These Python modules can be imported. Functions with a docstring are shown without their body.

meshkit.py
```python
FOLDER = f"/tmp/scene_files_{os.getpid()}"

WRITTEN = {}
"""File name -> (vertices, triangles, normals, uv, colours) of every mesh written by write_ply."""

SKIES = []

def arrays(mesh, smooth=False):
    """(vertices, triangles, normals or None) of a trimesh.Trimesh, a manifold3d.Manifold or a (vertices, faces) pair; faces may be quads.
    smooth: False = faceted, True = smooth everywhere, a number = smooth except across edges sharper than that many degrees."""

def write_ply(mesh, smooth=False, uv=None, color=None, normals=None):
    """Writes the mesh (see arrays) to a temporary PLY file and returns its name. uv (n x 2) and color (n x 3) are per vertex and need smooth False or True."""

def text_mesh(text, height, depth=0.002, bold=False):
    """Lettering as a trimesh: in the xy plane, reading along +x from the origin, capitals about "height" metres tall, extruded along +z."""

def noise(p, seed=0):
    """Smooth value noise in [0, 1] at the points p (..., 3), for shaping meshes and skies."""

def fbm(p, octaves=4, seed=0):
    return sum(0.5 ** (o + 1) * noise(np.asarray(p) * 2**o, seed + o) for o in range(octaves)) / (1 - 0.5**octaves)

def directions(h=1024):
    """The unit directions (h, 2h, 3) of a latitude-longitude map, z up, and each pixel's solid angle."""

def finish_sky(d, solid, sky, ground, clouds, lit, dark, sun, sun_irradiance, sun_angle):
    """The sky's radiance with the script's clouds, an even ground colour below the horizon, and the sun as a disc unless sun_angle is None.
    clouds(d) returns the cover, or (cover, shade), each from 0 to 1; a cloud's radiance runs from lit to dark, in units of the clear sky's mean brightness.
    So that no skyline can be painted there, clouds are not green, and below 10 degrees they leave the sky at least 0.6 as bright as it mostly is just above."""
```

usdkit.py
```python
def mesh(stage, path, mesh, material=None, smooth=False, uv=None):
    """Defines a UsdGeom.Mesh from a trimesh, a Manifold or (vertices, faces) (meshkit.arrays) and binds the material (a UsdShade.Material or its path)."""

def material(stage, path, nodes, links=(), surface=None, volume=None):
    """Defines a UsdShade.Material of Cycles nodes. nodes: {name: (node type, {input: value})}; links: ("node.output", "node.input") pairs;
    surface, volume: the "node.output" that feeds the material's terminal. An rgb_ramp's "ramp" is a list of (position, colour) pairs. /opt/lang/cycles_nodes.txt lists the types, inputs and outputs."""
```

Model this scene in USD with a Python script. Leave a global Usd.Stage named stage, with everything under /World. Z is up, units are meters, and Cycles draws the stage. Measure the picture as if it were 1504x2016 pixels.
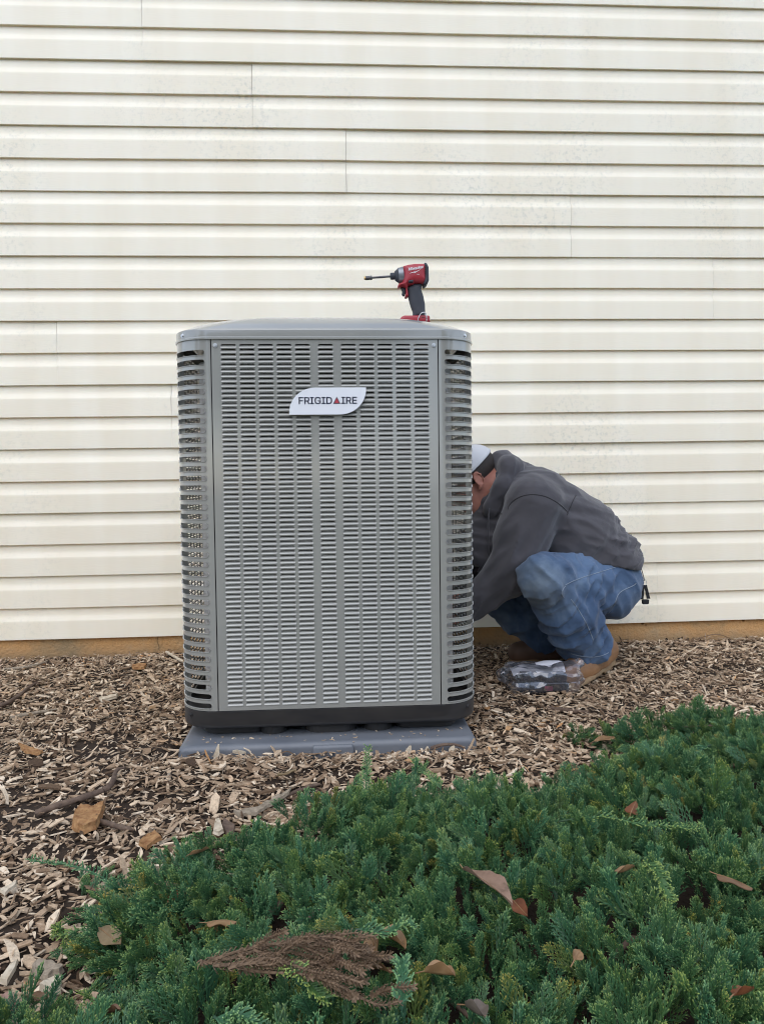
import math, random
import numpy as np
import trimesh
import usdkit, meshkit
from pxr import Usd, UsdGeom, UsdLux, UsdShade, Sdf, Gf, Vt
from shapely.geometry import Polygon, box as sbox, Point, LineString
from shapely import union_all, affinity
from scipy.spatial import cKDTree
from scipy.spatial.transform import Rotation

PI = math.pi
rng = np.random.default_rng(7)
random.seed(7)
stage = Usd.Stage.CreateInMemory()
UsdGeom.SetStageUpAxis(stage, "Z")
UsdGeom.SetStageMetersPerUnit(stage, 1.0)
UsdGeom.Xform.Define(stage, "/World")
UsdGeom.Scope.Define(stage, "/World/Looks")

# ------------------------------------------------------------------ camera
FPX = 1511.0                       # focal length in pixels of a 1504 px wide picture
YAW, PITCH, ROLL = math.radians(3.6), math.radians(2.4), math.radians(0.69)
CAM = np.array([0.0, 0.0, 0.70])
_f0 = np.array([math.sin(YAW) * math.cos(PITCH), math.cos(YAW) * math.cos(PITCH), -math.sin(PITCH)])
_r0 = np.array([math.cos(YAW), -math.sin(YAW), 0.0])
_u0 = np.cross(_r0, _f0)
RIGHT = _r0 * math.cos(ROLL) - _u0 * math.sin(ROLL)
UP = _u0 * math.cos(ROLL) + _r0 * math.sin(ROLL)
FWD = _f0
cam = UsdGeom.Camera.Define(stage, "/World/camera")
cam.CreateHorizontalApertureAttr(36.0)
cam.CreateFocalLengthAttr(36.0 * FPX / 1504.0)
cam.CreateClippingRangeAttr(Gf.Vec2f(0.05, 1000.0))
M4 = Gf.Matrix4d(*RIGHT, 0, *UP, 0, *(-FWD), 0, *CAM, 1)
cam.AddTransformOp().Set(M4)
cam.CreateExposureAttr(0.95)

# ------------------------------------------------------------------ sky and sun
SUN_EL, SUN_AZ = math.radians(52), math.radians(200)      # direction towards the sun: azimuth from +y clockwise
sun_dir = np.array([math.sin(SUN_AZ) * math.cos(SUN_EL), math.cos(SUN_AZ) * math.cos(SUN_EL), math.sin(SUN_EL)])
dome = UsdLux.DomeLight.Define(stage, "/World/sky")
sky = usdkit.material(stage, "/World/Looks/sky_look", {
    "s": ("sky_texture", {"sky_type": "single_scattering", "sun_disc": False, "sun_elevation": SUN_EL, "sun_rotation": SUN_AZ,
                          "air_density": 1.0, "aerosol_density": 1.0, "ozone_density": 1.0}),
    "tc": ("texture_coordinate", {}),
    "n": ("noise_texture", {"scale": 2.2, "detail": 5.0, "roughness": 0.55}),
    "r": ("rgb_ramp", {"ramp": [(0.0, (0.08, 0.08, 0.08)), (0.45, (0.14, 0.14, 0.14)), (0.62, (0.75, 0.75, 0.75)), (1.0, (0.95, 0.95, 0.95))]}),
    "m": ("mix_color", {"b": (5.9, 6.7, 8.1)}),
    "b": ("background_shader", {"strength": 0.13})},
    [("tc.generated", "n.vector"), ("n.fac", "r.fac"), ("r.color", "m.fac"), ("s.color", "m.a"), ("m.result", "b.color")],
    surface="b.background")
UsdShade.MaterialBindingAPI.Apply(dome.GetPrim()).Bind(sky)
sun = UsdLux.DistantLight.Define(stage, "/World/sun")
sun.CreateIntensityAttr(0.18)
sun.CreateAngleAttr(60.0)
sun.CreateNormalizeAttr(True)
sun.CreateColorAttr(Gf.Vec3f(1.0, 0.97, 0.94))
_z = sun_dir
_x = np.cross([0, 0, 1.0], _z); _x /= np.linalg.norm(_x)
_y = np.cross(_z, _x)
sun.AddTransformOp().Set(Gf.Matrix4d(*_x, 0, *_y, 0, *_z, 0, 0, 0, 8, 1))


def setdata(prim, label=None, cat=None, group=None, kind=None):
    for k, v in (("label", label), ("category", cat), ("group", group), ("kind", kind)):
        if v:
            prim.SetCustomDataByKey(k, v)
    return prim


setdata(dome.GetPrim(), kind="structure")


# ------------------------------------------------------------------ helpers
def ray(px, py):
    return FWD + (px - 752.0) / FPX * RIGHT + (1008.0 - py) / FPX * UP


def at_z(px, py, z):
    d = ray(px, py)
    return CAM + d * ((z - CAM[2]) / d[2])


def at_y(px, py, y):
    d = ray(px, py)
    return CAM + d * ((y - CAM[1]) / d[1])


def project(p):
    q = np.asarray(p, float) - CAM
    w = q @ FWD
    return np.stack([752 + FPX * (q @ RIGHT) / w, 1008 - FPX * (q @ UP) / w], -1), w


_used, _loc, LOOK = {}, {}, {}


def numbered(parent, name):
    key = parent + "/" + name
    n = _used.get(key, 0)
    _used[key] = n + 1
    return key if n == 0 else f"{key}_{n:03d}"


def path_of(parent):
    return "/World" if parent is None else (parent if isinstance(parent, str) else str(parent.GetPath()))


def thing(name, label, cat, loc=(0, 0, 0), group=None, kind=None):
    x = UsdGeom.Xform.Define(stage, numbered("/World", name))
    x.AddTranslateOp().Set(Gf.Vec3d(*map(float, loc)))
    _loc[str(x.GetPath())] = np.array(loc, float)
    return setdata(x.GetPrim(), label, cat, group, kind)


def obj(name, mesh, mat, parent=None, smooth=False, uv=None, **data):
    """One Mesh prim. The mesh is given in world coordinates and shifted to its parent's base."""
    pp = path_of(parent)
    top = "/" .join(pp.split("/")[:3])
    off = _loc.get(top, np.zeros(3)) if parent is not None else np.zeros(3)
    v, f, n = meshkit.arrays(mesh, smooth)
    path = numbered(pp, name)
    m = usdkit.mesh(stage, path, (v - off, f), mat, False, uv)
    if n is not None:
        m.CreateNormalsAttr(Vt.Vec3fArray.FromNumpy(n.astype(np.float32)))
        m.SetNormalsInterpolation("vertex")
    setdata(m.GetPrim(), **data)
    return m.GetPrim()


def single(name, mesh, mat, label, cat, group=None, smooth=False, kind=None):
    return obj(name, mesh, mat, None, smooth, label=label, cat=cat, group=group, kind=kind)


def cat(meshes):
    return trimesh.util.concatenate([m for m in meshes if m is not None])


def tm(v, f):
    f = np.asarray(f, int)
    if f.shape[1] == 4:
        f = np.vstack([f[:, [0, 1, 2]], f[:, [0, 2, 3]]])
    return trimesh.Trimesh(np.asarray(v, float), f, process=False)


def bx(x0, x1, y0, y1, z0, z1):
    m = trimesh.creation.box([x1 - x0, y1 - y0, z1 - z0])
    m.apply_translation([(x0 + x1) / 2, (y0 + y1) / 2, (z0 + z1) / 2])
    return m


def cyl(p, q, r, r2=None, n=16):
    """Cylinder or cone frustum from p to q, capped."""
    p, q = np.asarray(p, float), np.asarray(q, float)
    r2 = r if r2 is None else r2
    d = (q - p) / np.linalg.norm(q - p)
    a = np.cross(d, [0, 0, 1.0] if abs(d[2]) < 0.9 else [1.0, 0, 0]); a /= np.linalg.norm(a)
    b = np.cross(d, a)
    t = np.arange(n) * 2 * PI / n
    c = np.cos(t)[:, None] * a + np.sin(t)[:, None] * b
    v = np.vstack([p + r * c, q + r2 * c, [p], [q]])
    i = np.arange(n); j = (i + 1) % n
    f = np.vstack([np.stack([i, j, j + n], 1), np.stack([i, j + n, i + n], 1), np.stack([j, i, np.full(n, 2 * n)], 1), np.stack([i + n, j + n, np.full(n, 2 * n + 1)], 1)])
    return tm(v, f)


def tube(points, radii, sides=8, closed=False):
    p = np.asarray(points, float)
    n = len(p)
    radii = np.broadcast_to(np.asarray(radii, float), (n,))
    t = (np.roll(p, -1, 0) - np.roll(p, 1, 0)) if closed else np.gradient(p, axis=0)
    t /= np.linalg.norm(t, axis=1, keepdims=True) + 1e-12
    ref = np.array([0, 0, 1.0]) if abs(t[:, 2]).mean() < 0.8 else np.array([1.0, 0, 0])
    a = np.cross(t, ref); a /= np.linalg.norm(a, axis=1, keepdims=True) + 1e-12
    b = np.cross(t, a)
    ang = np.arange(sides) * 2 * PI / sides
    v = p[:, None] + radii[:, None, None] * (np.cos(ang)[None, :, None] * a[:, None] + np.sin(ang)[None, :, None] * b[:, None])
    m = n if closed else n - 1
    i, j = np.meshgrid(np.arange(m), np.arange(sides), indexing="ij")
    i2, j2 = (i + 1) % n, (j + 1) % sides
    q = np.stack([i * sides + j, i2 * sides + j, i2 * sides + j2, i * sides + j2], -1).reshape(-1, 4)
    v = v.reshape(-1, 3)
    mesh = tm(v, q)
    if not closed:
        caps = []
        k = len(v)
        v = np.vstack([v, p[:1], p[-1:]])
        jj = np.arange(sides)
        f = np.vstack([mesh.faces, np.stack([(jj + 1) % sides, np.full(sides, k), jj], 1)[:, [0, 1, 2]], np.stack([(n - 1) * sides + jj, np.full(sides, k + 1), (n - 1) * sides + (jj + 1) % sides], 1)])
        mesh = tm(v, f)
    return mesh


def grid_faces(ny, nx):
    i, j = np.meshgrid(np.arange(ny - 1), np.arange(nx - 1), indexing="ij")
    return np.stack([i * nx + j, i * nx + j + 1, (i + 1) * nx + j + 1, (i + 1) * nx + j], -1).reshape(-1, 4)


def extrude(poly, depth):
    return cat([trimesh.creation.extrude_polygon(g, depth, engine="earcut") for g in getattr(poly, "geoms", [poly])])


def upright(mesh, x, y, z):
    """A mesh drawn in the xy plane stood up facing -y, its origin at x, y, z."""
    m = mesh.copy()
    m.apply_transform(np.array([[1, 0, 0, x], [0, 0, -1, y], [0, 1, 0, z], [0, 0, 0, 1.0]]))
    return m


def mat(name, color=(0.5, 0.5, 0.5), rough=0.5, metal=0.0, var=None, scale=8.0, stretch=(1, 1, 1), bump=0.0, bscale=60.0, bdist=0.01, spec=0.5, coat=0.0, sheen=0.0, extra=None, coord="geometry.position", detail=4.0):
    """Principled paint with a noise-driven second colour (var) and a fine relief (bump)."""
    nodes = {"p": ("principled_bsdf", {"base_color": color, "roughness": rough, "metallic": metal, "specular_ior_level": spec, "coat_weight": coat, "sheen_weight": sheen})}
    links = []
    src = "tc.object" if coord == "object" else "g.position"
    nodes["tc" if coord == "object" else "g"] = ("texture_coordinate" if coord == "object" else "geometry", {})
    if var is not None:
        nodes["mp"] = ("mapping", {"scale": stretch})
        nodes["n"] = ("noise_texture", {"scale": scale, "detail": detail, "roughness": 0.6})
        nodes["r"] = ("rgb_ramp", {"ramp": [(0.3, color), (0.7, var)]})
        links += [(src, "mp.vector"), ("mp.vector", "n.vector"), ("n.fac", "r.fac"), ("r.color", "p.base_color")]
    if bump:
        nodes["n2"] = ("noise_texture", {"scale": bscale, "detail": 3.0})
        nodes["b"] = ("bump", {"strength": bump, "distance": bdist})
        links += [(src, "n2.vector"), ("n2.fac", "b.height"), ("b.normal", "p.normal")]
    m = usdkit.material(stage, "/World/Looks/" + name, nodes, links, surface="p.BSDF")
    LOOK[name] = m
    return m


# ------------------------------------------------------------------ house wall: vinyl siding on a concrete foundation
YW = 3.158                         # the plane behind the siding
LAP, Z0 = 0.127, 0.080
siding_nodes = {
    "g": ("geometry", {}),
    "mp": ("mapping", {"scale": (1.0, 1.0, 1.0)}),
    "sx": ("separate_xyz", {}),
    "n1": ("noise_texture", {"scale": 55.0, "detail": 6.0, "roughness": 0.7}),
    "n2": ("noise_texture", {"scale": 1.3, "detail": 3.0, "roughness": 0.6}),
    "r1": ("rgb_ramp", {"ramp": [(0.50, (0, 0, 0)), (0.68, (1, 1, 1))]}),
    "r2": ("rgb_ramp", {"ramp": [(0.50, (0, 0, 0)), (0.72, (1, 1, 1))]}),
    "mm": ("math", {"math_type": "multiply"}),
    "ms": ("math", {"math_type": "multiply", "value2": 0.55}),
    "mp3": ("mapping", {"scale": (9.0, 9.0, 1.1)}),
    "n3": ("noise_texture", {"scale": 1.0, "detail": 3.0}),
    "r3": ("rgb_ramp", {"ramp": [(0.35, (0.835, 0.745, 0.580)), (0.65, (0.870, 0.790, 0.635))]}),
    "mix": ("mix_color", {"b": (0.40, 0.41, 0.35)}),
    "n4": ("noise_texture", {"scale": 260.0, "detail": 2.0}),
    "mp4": ("mapping", {"scale": (0.12, 1.0, 1.0)}),
    "b": ("bump", {"strength": 0.08, "distance": 0.004}),
    "p": ("principled_bsdf", {"roughness": 0.42, "specular_ior_level": 0.45, "subsurface_weight": 0.15, "subsurface_scale": 0.005, "subsurface_radius": (1.0, 0.6, 0.3)})}
siding_links = [("g.position", "n1.vector"), ("g.position", "n2.vector"), ("n1.fac", "r1.fac"), ("n2.fac", "r2.fac"), ("r1.color", "mm.value1"), ("r2.color", "mm.value2"), ("mm.value", "ms.value1"),
                ("g.position", "mp3.vector"), ("mp3.vector", "n3.vector"), ("n3.fac", "r3.fac"), ("r3.color", "mix.a"), ("ms.value", "mix.fac"), ("mix.result", "p.base_color"),
                ("g.position", "mp4.vector"), ("mp4.vector", "n4.vector"), ("n4.fac", "b.height"), ("b.normal", "p.normal")]
m_siding = usdkit.material(stage, "/World/Looks/cream_vinyl", siding_nodes, siding_links, surface="p.BSDF")
m_concrete = usdkit.material(stage, "/World/Looks/stained_concrete", {
    "g": ("geometry", {}), "n": ("noise_texture", {"scale": 3.0, "detail": 6.0, "roughness": 0.65}),
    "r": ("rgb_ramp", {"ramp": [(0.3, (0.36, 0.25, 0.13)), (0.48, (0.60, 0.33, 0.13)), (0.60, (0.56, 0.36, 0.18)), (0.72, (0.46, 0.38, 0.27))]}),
    "n2": ("noise_texture", {"scale": 90.0, "detail": 4.0}),
    "v": ("voronoi_texture", {"scale": 13.0, "randomness": 1.0}), "rv": ("rgb_ramp", {"ramp": [(0.0, (0.2, 0.16, 0.12)), (0.07, (0.35, 0.3, 0.25)), (0.12, (1, 1, 1))]}),
    "mx": ("mix_color", {"blend_type": "multiply", "fac": 1.0}),
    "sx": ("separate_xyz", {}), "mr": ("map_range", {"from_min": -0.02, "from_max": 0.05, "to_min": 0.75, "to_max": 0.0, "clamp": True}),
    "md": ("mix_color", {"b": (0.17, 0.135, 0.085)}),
    "b": ("bump", {"strength": 0.8, "distance": 0.008}),
    "p": ("principled_bsdf", {"roughness": 0.9})},
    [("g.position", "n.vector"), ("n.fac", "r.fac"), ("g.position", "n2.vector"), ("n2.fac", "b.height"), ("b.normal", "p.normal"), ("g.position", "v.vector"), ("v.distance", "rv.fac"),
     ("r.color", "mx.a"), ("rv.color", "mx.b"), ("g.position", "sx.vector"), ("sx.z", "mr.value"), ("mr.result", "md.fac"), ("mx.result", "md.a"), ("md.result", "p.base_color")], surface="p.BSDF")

house = thing("house_wall", "cream vinyl sided house wall on an ochre concrete foundation behind the air conditioner", "house wall", (0, YW, 0))


def course_profile():
    """(y, z) of one double panel, from the back of its lower edge up to the nailing strip; y is negative towards the viewer."""
    pts = []
    for k in range(2):
        z = k * LAP
        if k == 0:
            pts += [(0.002, z + 0.004), (-0.006, z + 0.0005)]
        else:
            pts += [(-0.0050, z - 0.0005)]
        pts += [(-0.0140, z), (-0.0150, z + 0.0012), (-0.0148, z + 0.006), (-0.0145, z + 0.030), (-0.0141, z + 0.066), (-0.0139, z + 0.0725), (-0.0132, z + 0.0765),
                (-0.0085, z + 0.089), (-0.0052, z + 0.101), (-0.0046, z + 0.118), (-0.0045, z + LAP - 0.0015)]
    pts += [(-0.0042, 2 * LAP + 0.012)]
    return np.array(pts)


PROFILE = course_profile()


def siding_panel(row, x0, x1, over):
    xs = np.unique(np.concatenate([np.arange(x0, x1, 0.12), [x1]]))
    n = len(PROFILE)
    seed = row * 13.7
    wy = 0.0022 * (meshkit.noise(np.stack([xs * 1.9, np.full_like(xs, seed), np.zeros_like(xs)], -1)) - 0.5) + 0.0010 * (meshkit.noise(np.stack([xs * 6, np.full_like(xs, seed + 5), np.zeros_like(xs)], -1)) - 0.5)
    wz = 0.0040 * (meshkit.noise(np.stack([xs * 1.1, np.full_like(xs, seed), np.full_like(xs, 3.3)], -1)) - 0.5)
    rowz = Z0 + row * 2 * LAP + 0.0030 * (meshkit.noise(np.array([[row * 3.1, 0.5, 0.2]]))[0] - 0.5)
    V = np.zeros((len(xs), n, 3))
    V[..., 0] = xs[:, None]
    V[..., 1] = YW + PROFILE[None, :, 0] + wy[:, None] - over
    V[..., 2] = rowz + PROFILE[None, :, 1] + wz[:, None] + 0.0035 * xs[:, None]
    if over:                       # an overlapping end stands a little further out and its cut edge is not perfectly plumb
        V[..., 0] += np.where(np.arange(len(xs))[:, None] == 0, 0.0008 * (PROFILE[None, :, 1] / LAP - 1), 0)
    mesh = tm(V.reshape(-1, 3), grid_faces(len(xs), n)[:, ::-1])
    ends = []
    for k in (0, -1):              # cut ends have the sheet's thickness
        e = V[k]
        b = e + [0, 0.0022 + over, 0]
        q = np.arange(n - 1)
        f = np.stack([q, q + 1, q + 1 + n, q + n], 1)
        ends.append(tm(np.vstack([e, b]), f if k == -1 else f[:, ::-1]))
    return cat([mesh] + ends)


# seams measured on the photograph: row -> x positions along the wall
seam_px = {9: (280, 80), 8: (497, 205), 7: (682, 338), 6: (1125, 460), 5: (1405, 580), 4: (112, 702), 3: (338, 828)}
seams = {r: at_y(px, py, YW - 0.016)[0] for r, (px, py) in seam_px.items()}
others = {0: -2.3, 1: 2.25, 2: -0.15, 10: -1.9, 11: 0.5, 12: 1.6, 13: -0.6, 14: 2.1, 15: -1.4}
XL, XR = -4.2, 4.4
for row in range(16):
    s = seams.get(row, others.get(row, 0.3))
    cuts = [XL] + sorted(c for c in (s - 3.66, s, s + 3.66) if XL + 0.3 < c < XR - 0.3) + [XR]
    for k in range(len(cuts) - 1):
        obj("siding_panel", siding_panel(row, cuts[k], cuts[k + 1] - (0.0013 if k < len(cuts) - 2 else 0), 0.0 if k % 2 == 0 else 0.0016), m_siding, house, smooth=28)
ZT = Z0 + 32 * LAP + 0.03
obj("sheathing", bx(XL, XR, YW + 0.012, YW + 0.16, Z0 + 0.02, ZT), m_siding, house)
fx = np.linspace(XL, XR, 90)
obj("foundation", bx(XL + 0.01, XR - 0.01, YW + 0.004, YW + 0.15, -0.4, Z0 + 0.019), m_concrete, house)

# ------------------------------------------------------------------ ground: mulch bed, lawn beyond
AC_S, AC_R = 0.787, 0.095
YF = 2.0 * math.cos(YAW) * math.cos(PITCH)             # plane of the air conditioner's front
ACX = at_y(640.5, 671, YF)[0]
ACY = YF + AC_S / 2
PAD_W = 0.765
PAD_Y0 = YF - 0.050
PADX = at_y(648, 1470, PAD_Y0)[0]
PAD_Y1 = PAD_Y0 + 0.86
PAD_Z = 0.030


def ground_z(x, y):
    p = np.stack([np.asarray(x, float), np.asarray(y, float), np.zeros_like(np.asarray(x, float))], -1)
    z = 0.030 * (meshkit.fbm(p * 2.3, 4, 11) - 0.5) + 0.012 * (meshkit.noise(p * 9, 5) - 0.5) - 0.006
    mound = np.exp(-((p[..., 1] - (PAD_Y0 - 0.10)) / 0.085) ** 2) * np.clip((0.62 - abs(p[..., 0] - PADX)) / 0.2, 0, 1)
    z = z + 0.014 * mound
    inpad = (abs(p[..., 0] - PADX) < PAD_W / 2 + 0.0) & (p[..., 1] > PAD_Y0 + 0.0) & (p[..., 1] < PAD_Y1)
    return np.where(inpad, -0.03, z)


m_soil = mat("dark_soil", (0.020, 0.014, 0.010), 0.95, var=(0.055, 0.037, 0.025), scale=30, bump=0.6, bscale=140, bdist=0.01, spec=0.2)
m_lawn = mat("dormant_lawn", (0.05, 0.07, 0.02), 0.95, var=(0.12, 0.10, 0.05), scale=5, bump=0.5, bscale=60, bdist=0.02, spec=0.2)
mulch = thing("mulch_bed", "bed of brown and grey wood mulch along the house wall", "mulch bed", (0, 2, 0), kind="structure")
gx, gy = np.linspace(-4.2, 4.4, 250), np.concatenate([np.linspace(-1.2, 0.8, 25)[:-1], np.linspace(0.8, YW + 0.02, 110)])
X, Y = np.meshgrid(gx, gy)
edge = np.clip((Y + 1.2) / 0.3, 0, 1) * np.clip((X + 4.2) / 0.3, 0, 1) * np.clip((4.4 - X) / 0.3, 0, 1)
Z = ground_z(X, Y) * edge - 0.06 * (1 - edge)
obj("soil", tm(np.stack([X, Y, Z], -1).reshape(-1, 3), grid_faces(len(gy), len(gx))), m_soil, mulch, smooth=True)
lx = np.linspace(-90, 90, 3)
LXm, LYm = np.meshgrid(lx, lx)
lawn = tm(np.stack([LXm, LYm, np.full_like(LXm, -0.075)], -1).reshape(-1, 3), grid_faces(3, 3))
single("lawn", lawn, m_lawn, "lawn stretching away around the bed", "lawn", kind="structure")

# ------------------------------------------------------------------ unseen trees added across the lawn to shade the low sky and show in enamel
m_trunk = mat("tree_bark", (0.06, 0.045, 0.035), 0.9, var=(0.12, 0.095, 0.075), scale=6, stretch=(4, 4, 0.6), bump=0.6, bscale=30, bdist=0.03)
m_crown = mat("tree_foliage", (0.035, 0.055, 0.022), 0.7, var=(0.075, 0.100, 0.040), scale=1.5)
_rt = np.random.default_rng(77)
tree_at = [(-17.0, -14.0, 1.0), (-11.5, -17.0, 1.15), (-6.5, -13.5, 0.9), (-1.0, -16.5, 1.2), (5.0, -13.0, 0.95), (10.0, -17.5, 1.1), (16.0, -14.5, 1.0)]
tree0 = None
for k, (tx_, ty_, ts_) in enumerate(tree_at):
    if tree0 is None:
        tree0 = thing("shade_tree", "unseen leafy tree added across the lawn to shade the low sky", "tree", (tx_, ty_, -0.1), "added trees across the lawn")
        limbs = [tube(np.array([[0, 0, 0], [0.05, 0.02, 1.2], [0.0, 0.08, 2.6], [0.06, 0.0, 5.2]]), [0.22, 0.17, 0.14, 0.05], 10)]
        for q in range(9):
            a_ = q * 2.4; h_ = 1.8 + 0.34 * q
            limbs.append(tube(np.array([[0, 0, h_], [0.9 * math.cos(a_), 0.9 * math.sin(a_), h_ + 0.6], [1.9 * math.cos(a_), 1.9 * math.sin(a_), h_ + 0.9]]), [0.07, 0.045, 0.015], 6))
        obj("trunk", cat(limbs).apply_translation([tx_, ty_, -0.1]), m_trunk, tree0, smooth=50)
        nl = 5200
        d_ = _rt.normal(size=(nl, 3)); d_ /= np.linalg.norm(d_, axis=1, keepdims=True)
        lump_ = 0.7 + 0.6 * meshkit.noise(d_ * 2.2 + 5, 9)
        c_ = d_ * (np.array([2.7, 2.7, 2.6]) * (_rt.random((nl, 1)) ** 0.35) * lump_[:, None]) + [0, 0, 3.9]
        c_ = c_[c_[:, 2] > 1.1]
        nl = len(c_)
        u_ = _rt.normal(size=(nl, 3)); u_ /= np.linalg.norm(u_, axis=1, keepdims=True)
        w_ = np.cross(u_, _rt.normal(size=(nl, 3))); w_ /= np.linalg.norm(w_, axis=1, keepdims=True)
        sz_ = _rt.uniform(0.10, 0.24, (nl, 1))
        V_ = np.stack([c_ - u_ * sz_, c_ + w_ * sz_ * 0.55, c_ + u_ * sz_, c_ - w_ * sz_ * 0.55], 1).reshape(-1, 3)
        obj("crown", tm(V_ + [tx_, ty_, -0.1], np.arange(nl * 4).reshape(-1, 4)), m_crown, tree0)
    else:
        x_ = UsdGeom.Xform.Define(stage, numbered("/World", "shade_tree"))
        x_.AddTranslateOp().Set(Gf.Vec3d(tx_, ty_, -0.1)); x_.AddRotateZOp().Set(57.0 * k); x_.AddScaleOp().Set(Gf.Vec3f(ts_, ts_, ts_))
        for ch in ("trunk", "crown"):
            pr = stage.DefinePrim(f"{x_.GetPath()}/{ch}"); pr.GetReferences().AddInternalReference(f"/World/shade_tree/{ch}")
        setdata(x_.GetPrim(), "unseen leafy tree added across the lawn to shade the low sky", "tree", "added trees across the lawn")

# ------------------------------------------------------------------ equipment pad
def rrect(w, h, r, n=8, inset=0.0):
    """Counter-clockwise rounded rectangle about the origin."""
    pts = []
    for cx, cy, a in ((w / 2 - r, h / 2 - r, 0), (-w / 2 + r, h / 2 - r, 90), (-w / 2 + r, -h / 2 + r, 180), (w / 2 - r, -h / 2 + r, 270)):
        for t in np.radians(np.linspace(a, a + 90, n)):
            pts.append((cx + r * math.cos(t), cy + r * math.sin(t)))
    return np.array(pts)


def loft(rings, cap0=True, cap1=True):
    """Closed rings (k, n, 3), same n, joined in order; outward when the rings run counter-clockwise and upward."""
    rings = [np.asarray(r, float) for r in rings]
    n = len(rings[0])
    v = np.vstack(rings)
    i = np.arange(n); j = (i + 1) % n
    f = [np.stack([k * n + i, k * n + j, (k + 1) * n + j, (k + 1) * n + i], 1) for k in range(len(rings) - 1)]
    f = np.vstack(f)
    f = np.vstack([f[:, [0, 1, 2]], f[:, [0, 2, 3]]])
    extra = []
    if cap0:
        extra.append(np.stack([j, i, np.full(n, len(v))], 1)); v = np.vstack([v, rings[0].mean(0)])
    if cap1:
        b = (len(rings) - 1) * n
        extra.append(np.stack([b + i, b + j, np.full(n, len(v))], 1)); v = np.vstack([v, rings[-1].mean(0)])
    return tm(v, np.vstack([f] + extra))


def ring3(xy, z, cx=0.0, cy=0.0):
    return np.column_stack([xy[:, 0] + cx, xy[:, 1] + cy, np.full(len(xy), z)])


m_pad = mat("slate_grey_plastic", (0.110, 0.118, 0.132), 0.45, var=(0.155, 0.160, 0.168), scale=6, bump=0.12, bscale=220, bdist=0.003)
pad = thing("equipment_pad", "slate grey moulded plastic pad under the air conditioner, mulch heaped against it", "equipment pad", (PADX, (PAD_Y0 + PAD_Y1) / 2, 0))
PCX, PCY, PL = PADX, (PAD_Y0 + PAD_Y1) / 2, PAD_Y1 - PAD_Y0
obj("slab", loft([ring3(rrect(PAD_W + 0.008, PL + 0.008, 0.018), -0.05, PCX, PCY), ring3(rrect(PAD_W + 0.002, PL + 0.002, 0.018), PAD_Z - 0.016, PCX, PCY), ring3(rrect(PAD_W - 0.003, PL - 0.003, 0.018), PAD_Z - 0.009, PCX, PCY),
                ring3(rrect(PAD_W - 0.012, PL - 0.012, 0.018), PAD_Z - 0.003, PCX, PCY), ring3(rrect(PAD_W - 0.028, PL - 0.028, 0.018), PAD_Z, PCX, PCY)]), m_pad, pad, smooth=40)
obj("front_lug", loft([ring3(rrect(0.104, 0.02, 0.004), -0.04, PCX + 0.01, PAD_Y0 - 0.001), ring3(rrect(0.104, 0.02, 0.004), PAD_Z - 0.014, PCX + 0.01, PAD_Y0 - 0.001), ring3(rrect(0.100, 0.012, 0.004), PAD_Z - 0.0075, PCX + 0.01, PAD_Y0 + 0.003)]), m_pad, pad, smooth=30)

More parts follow.
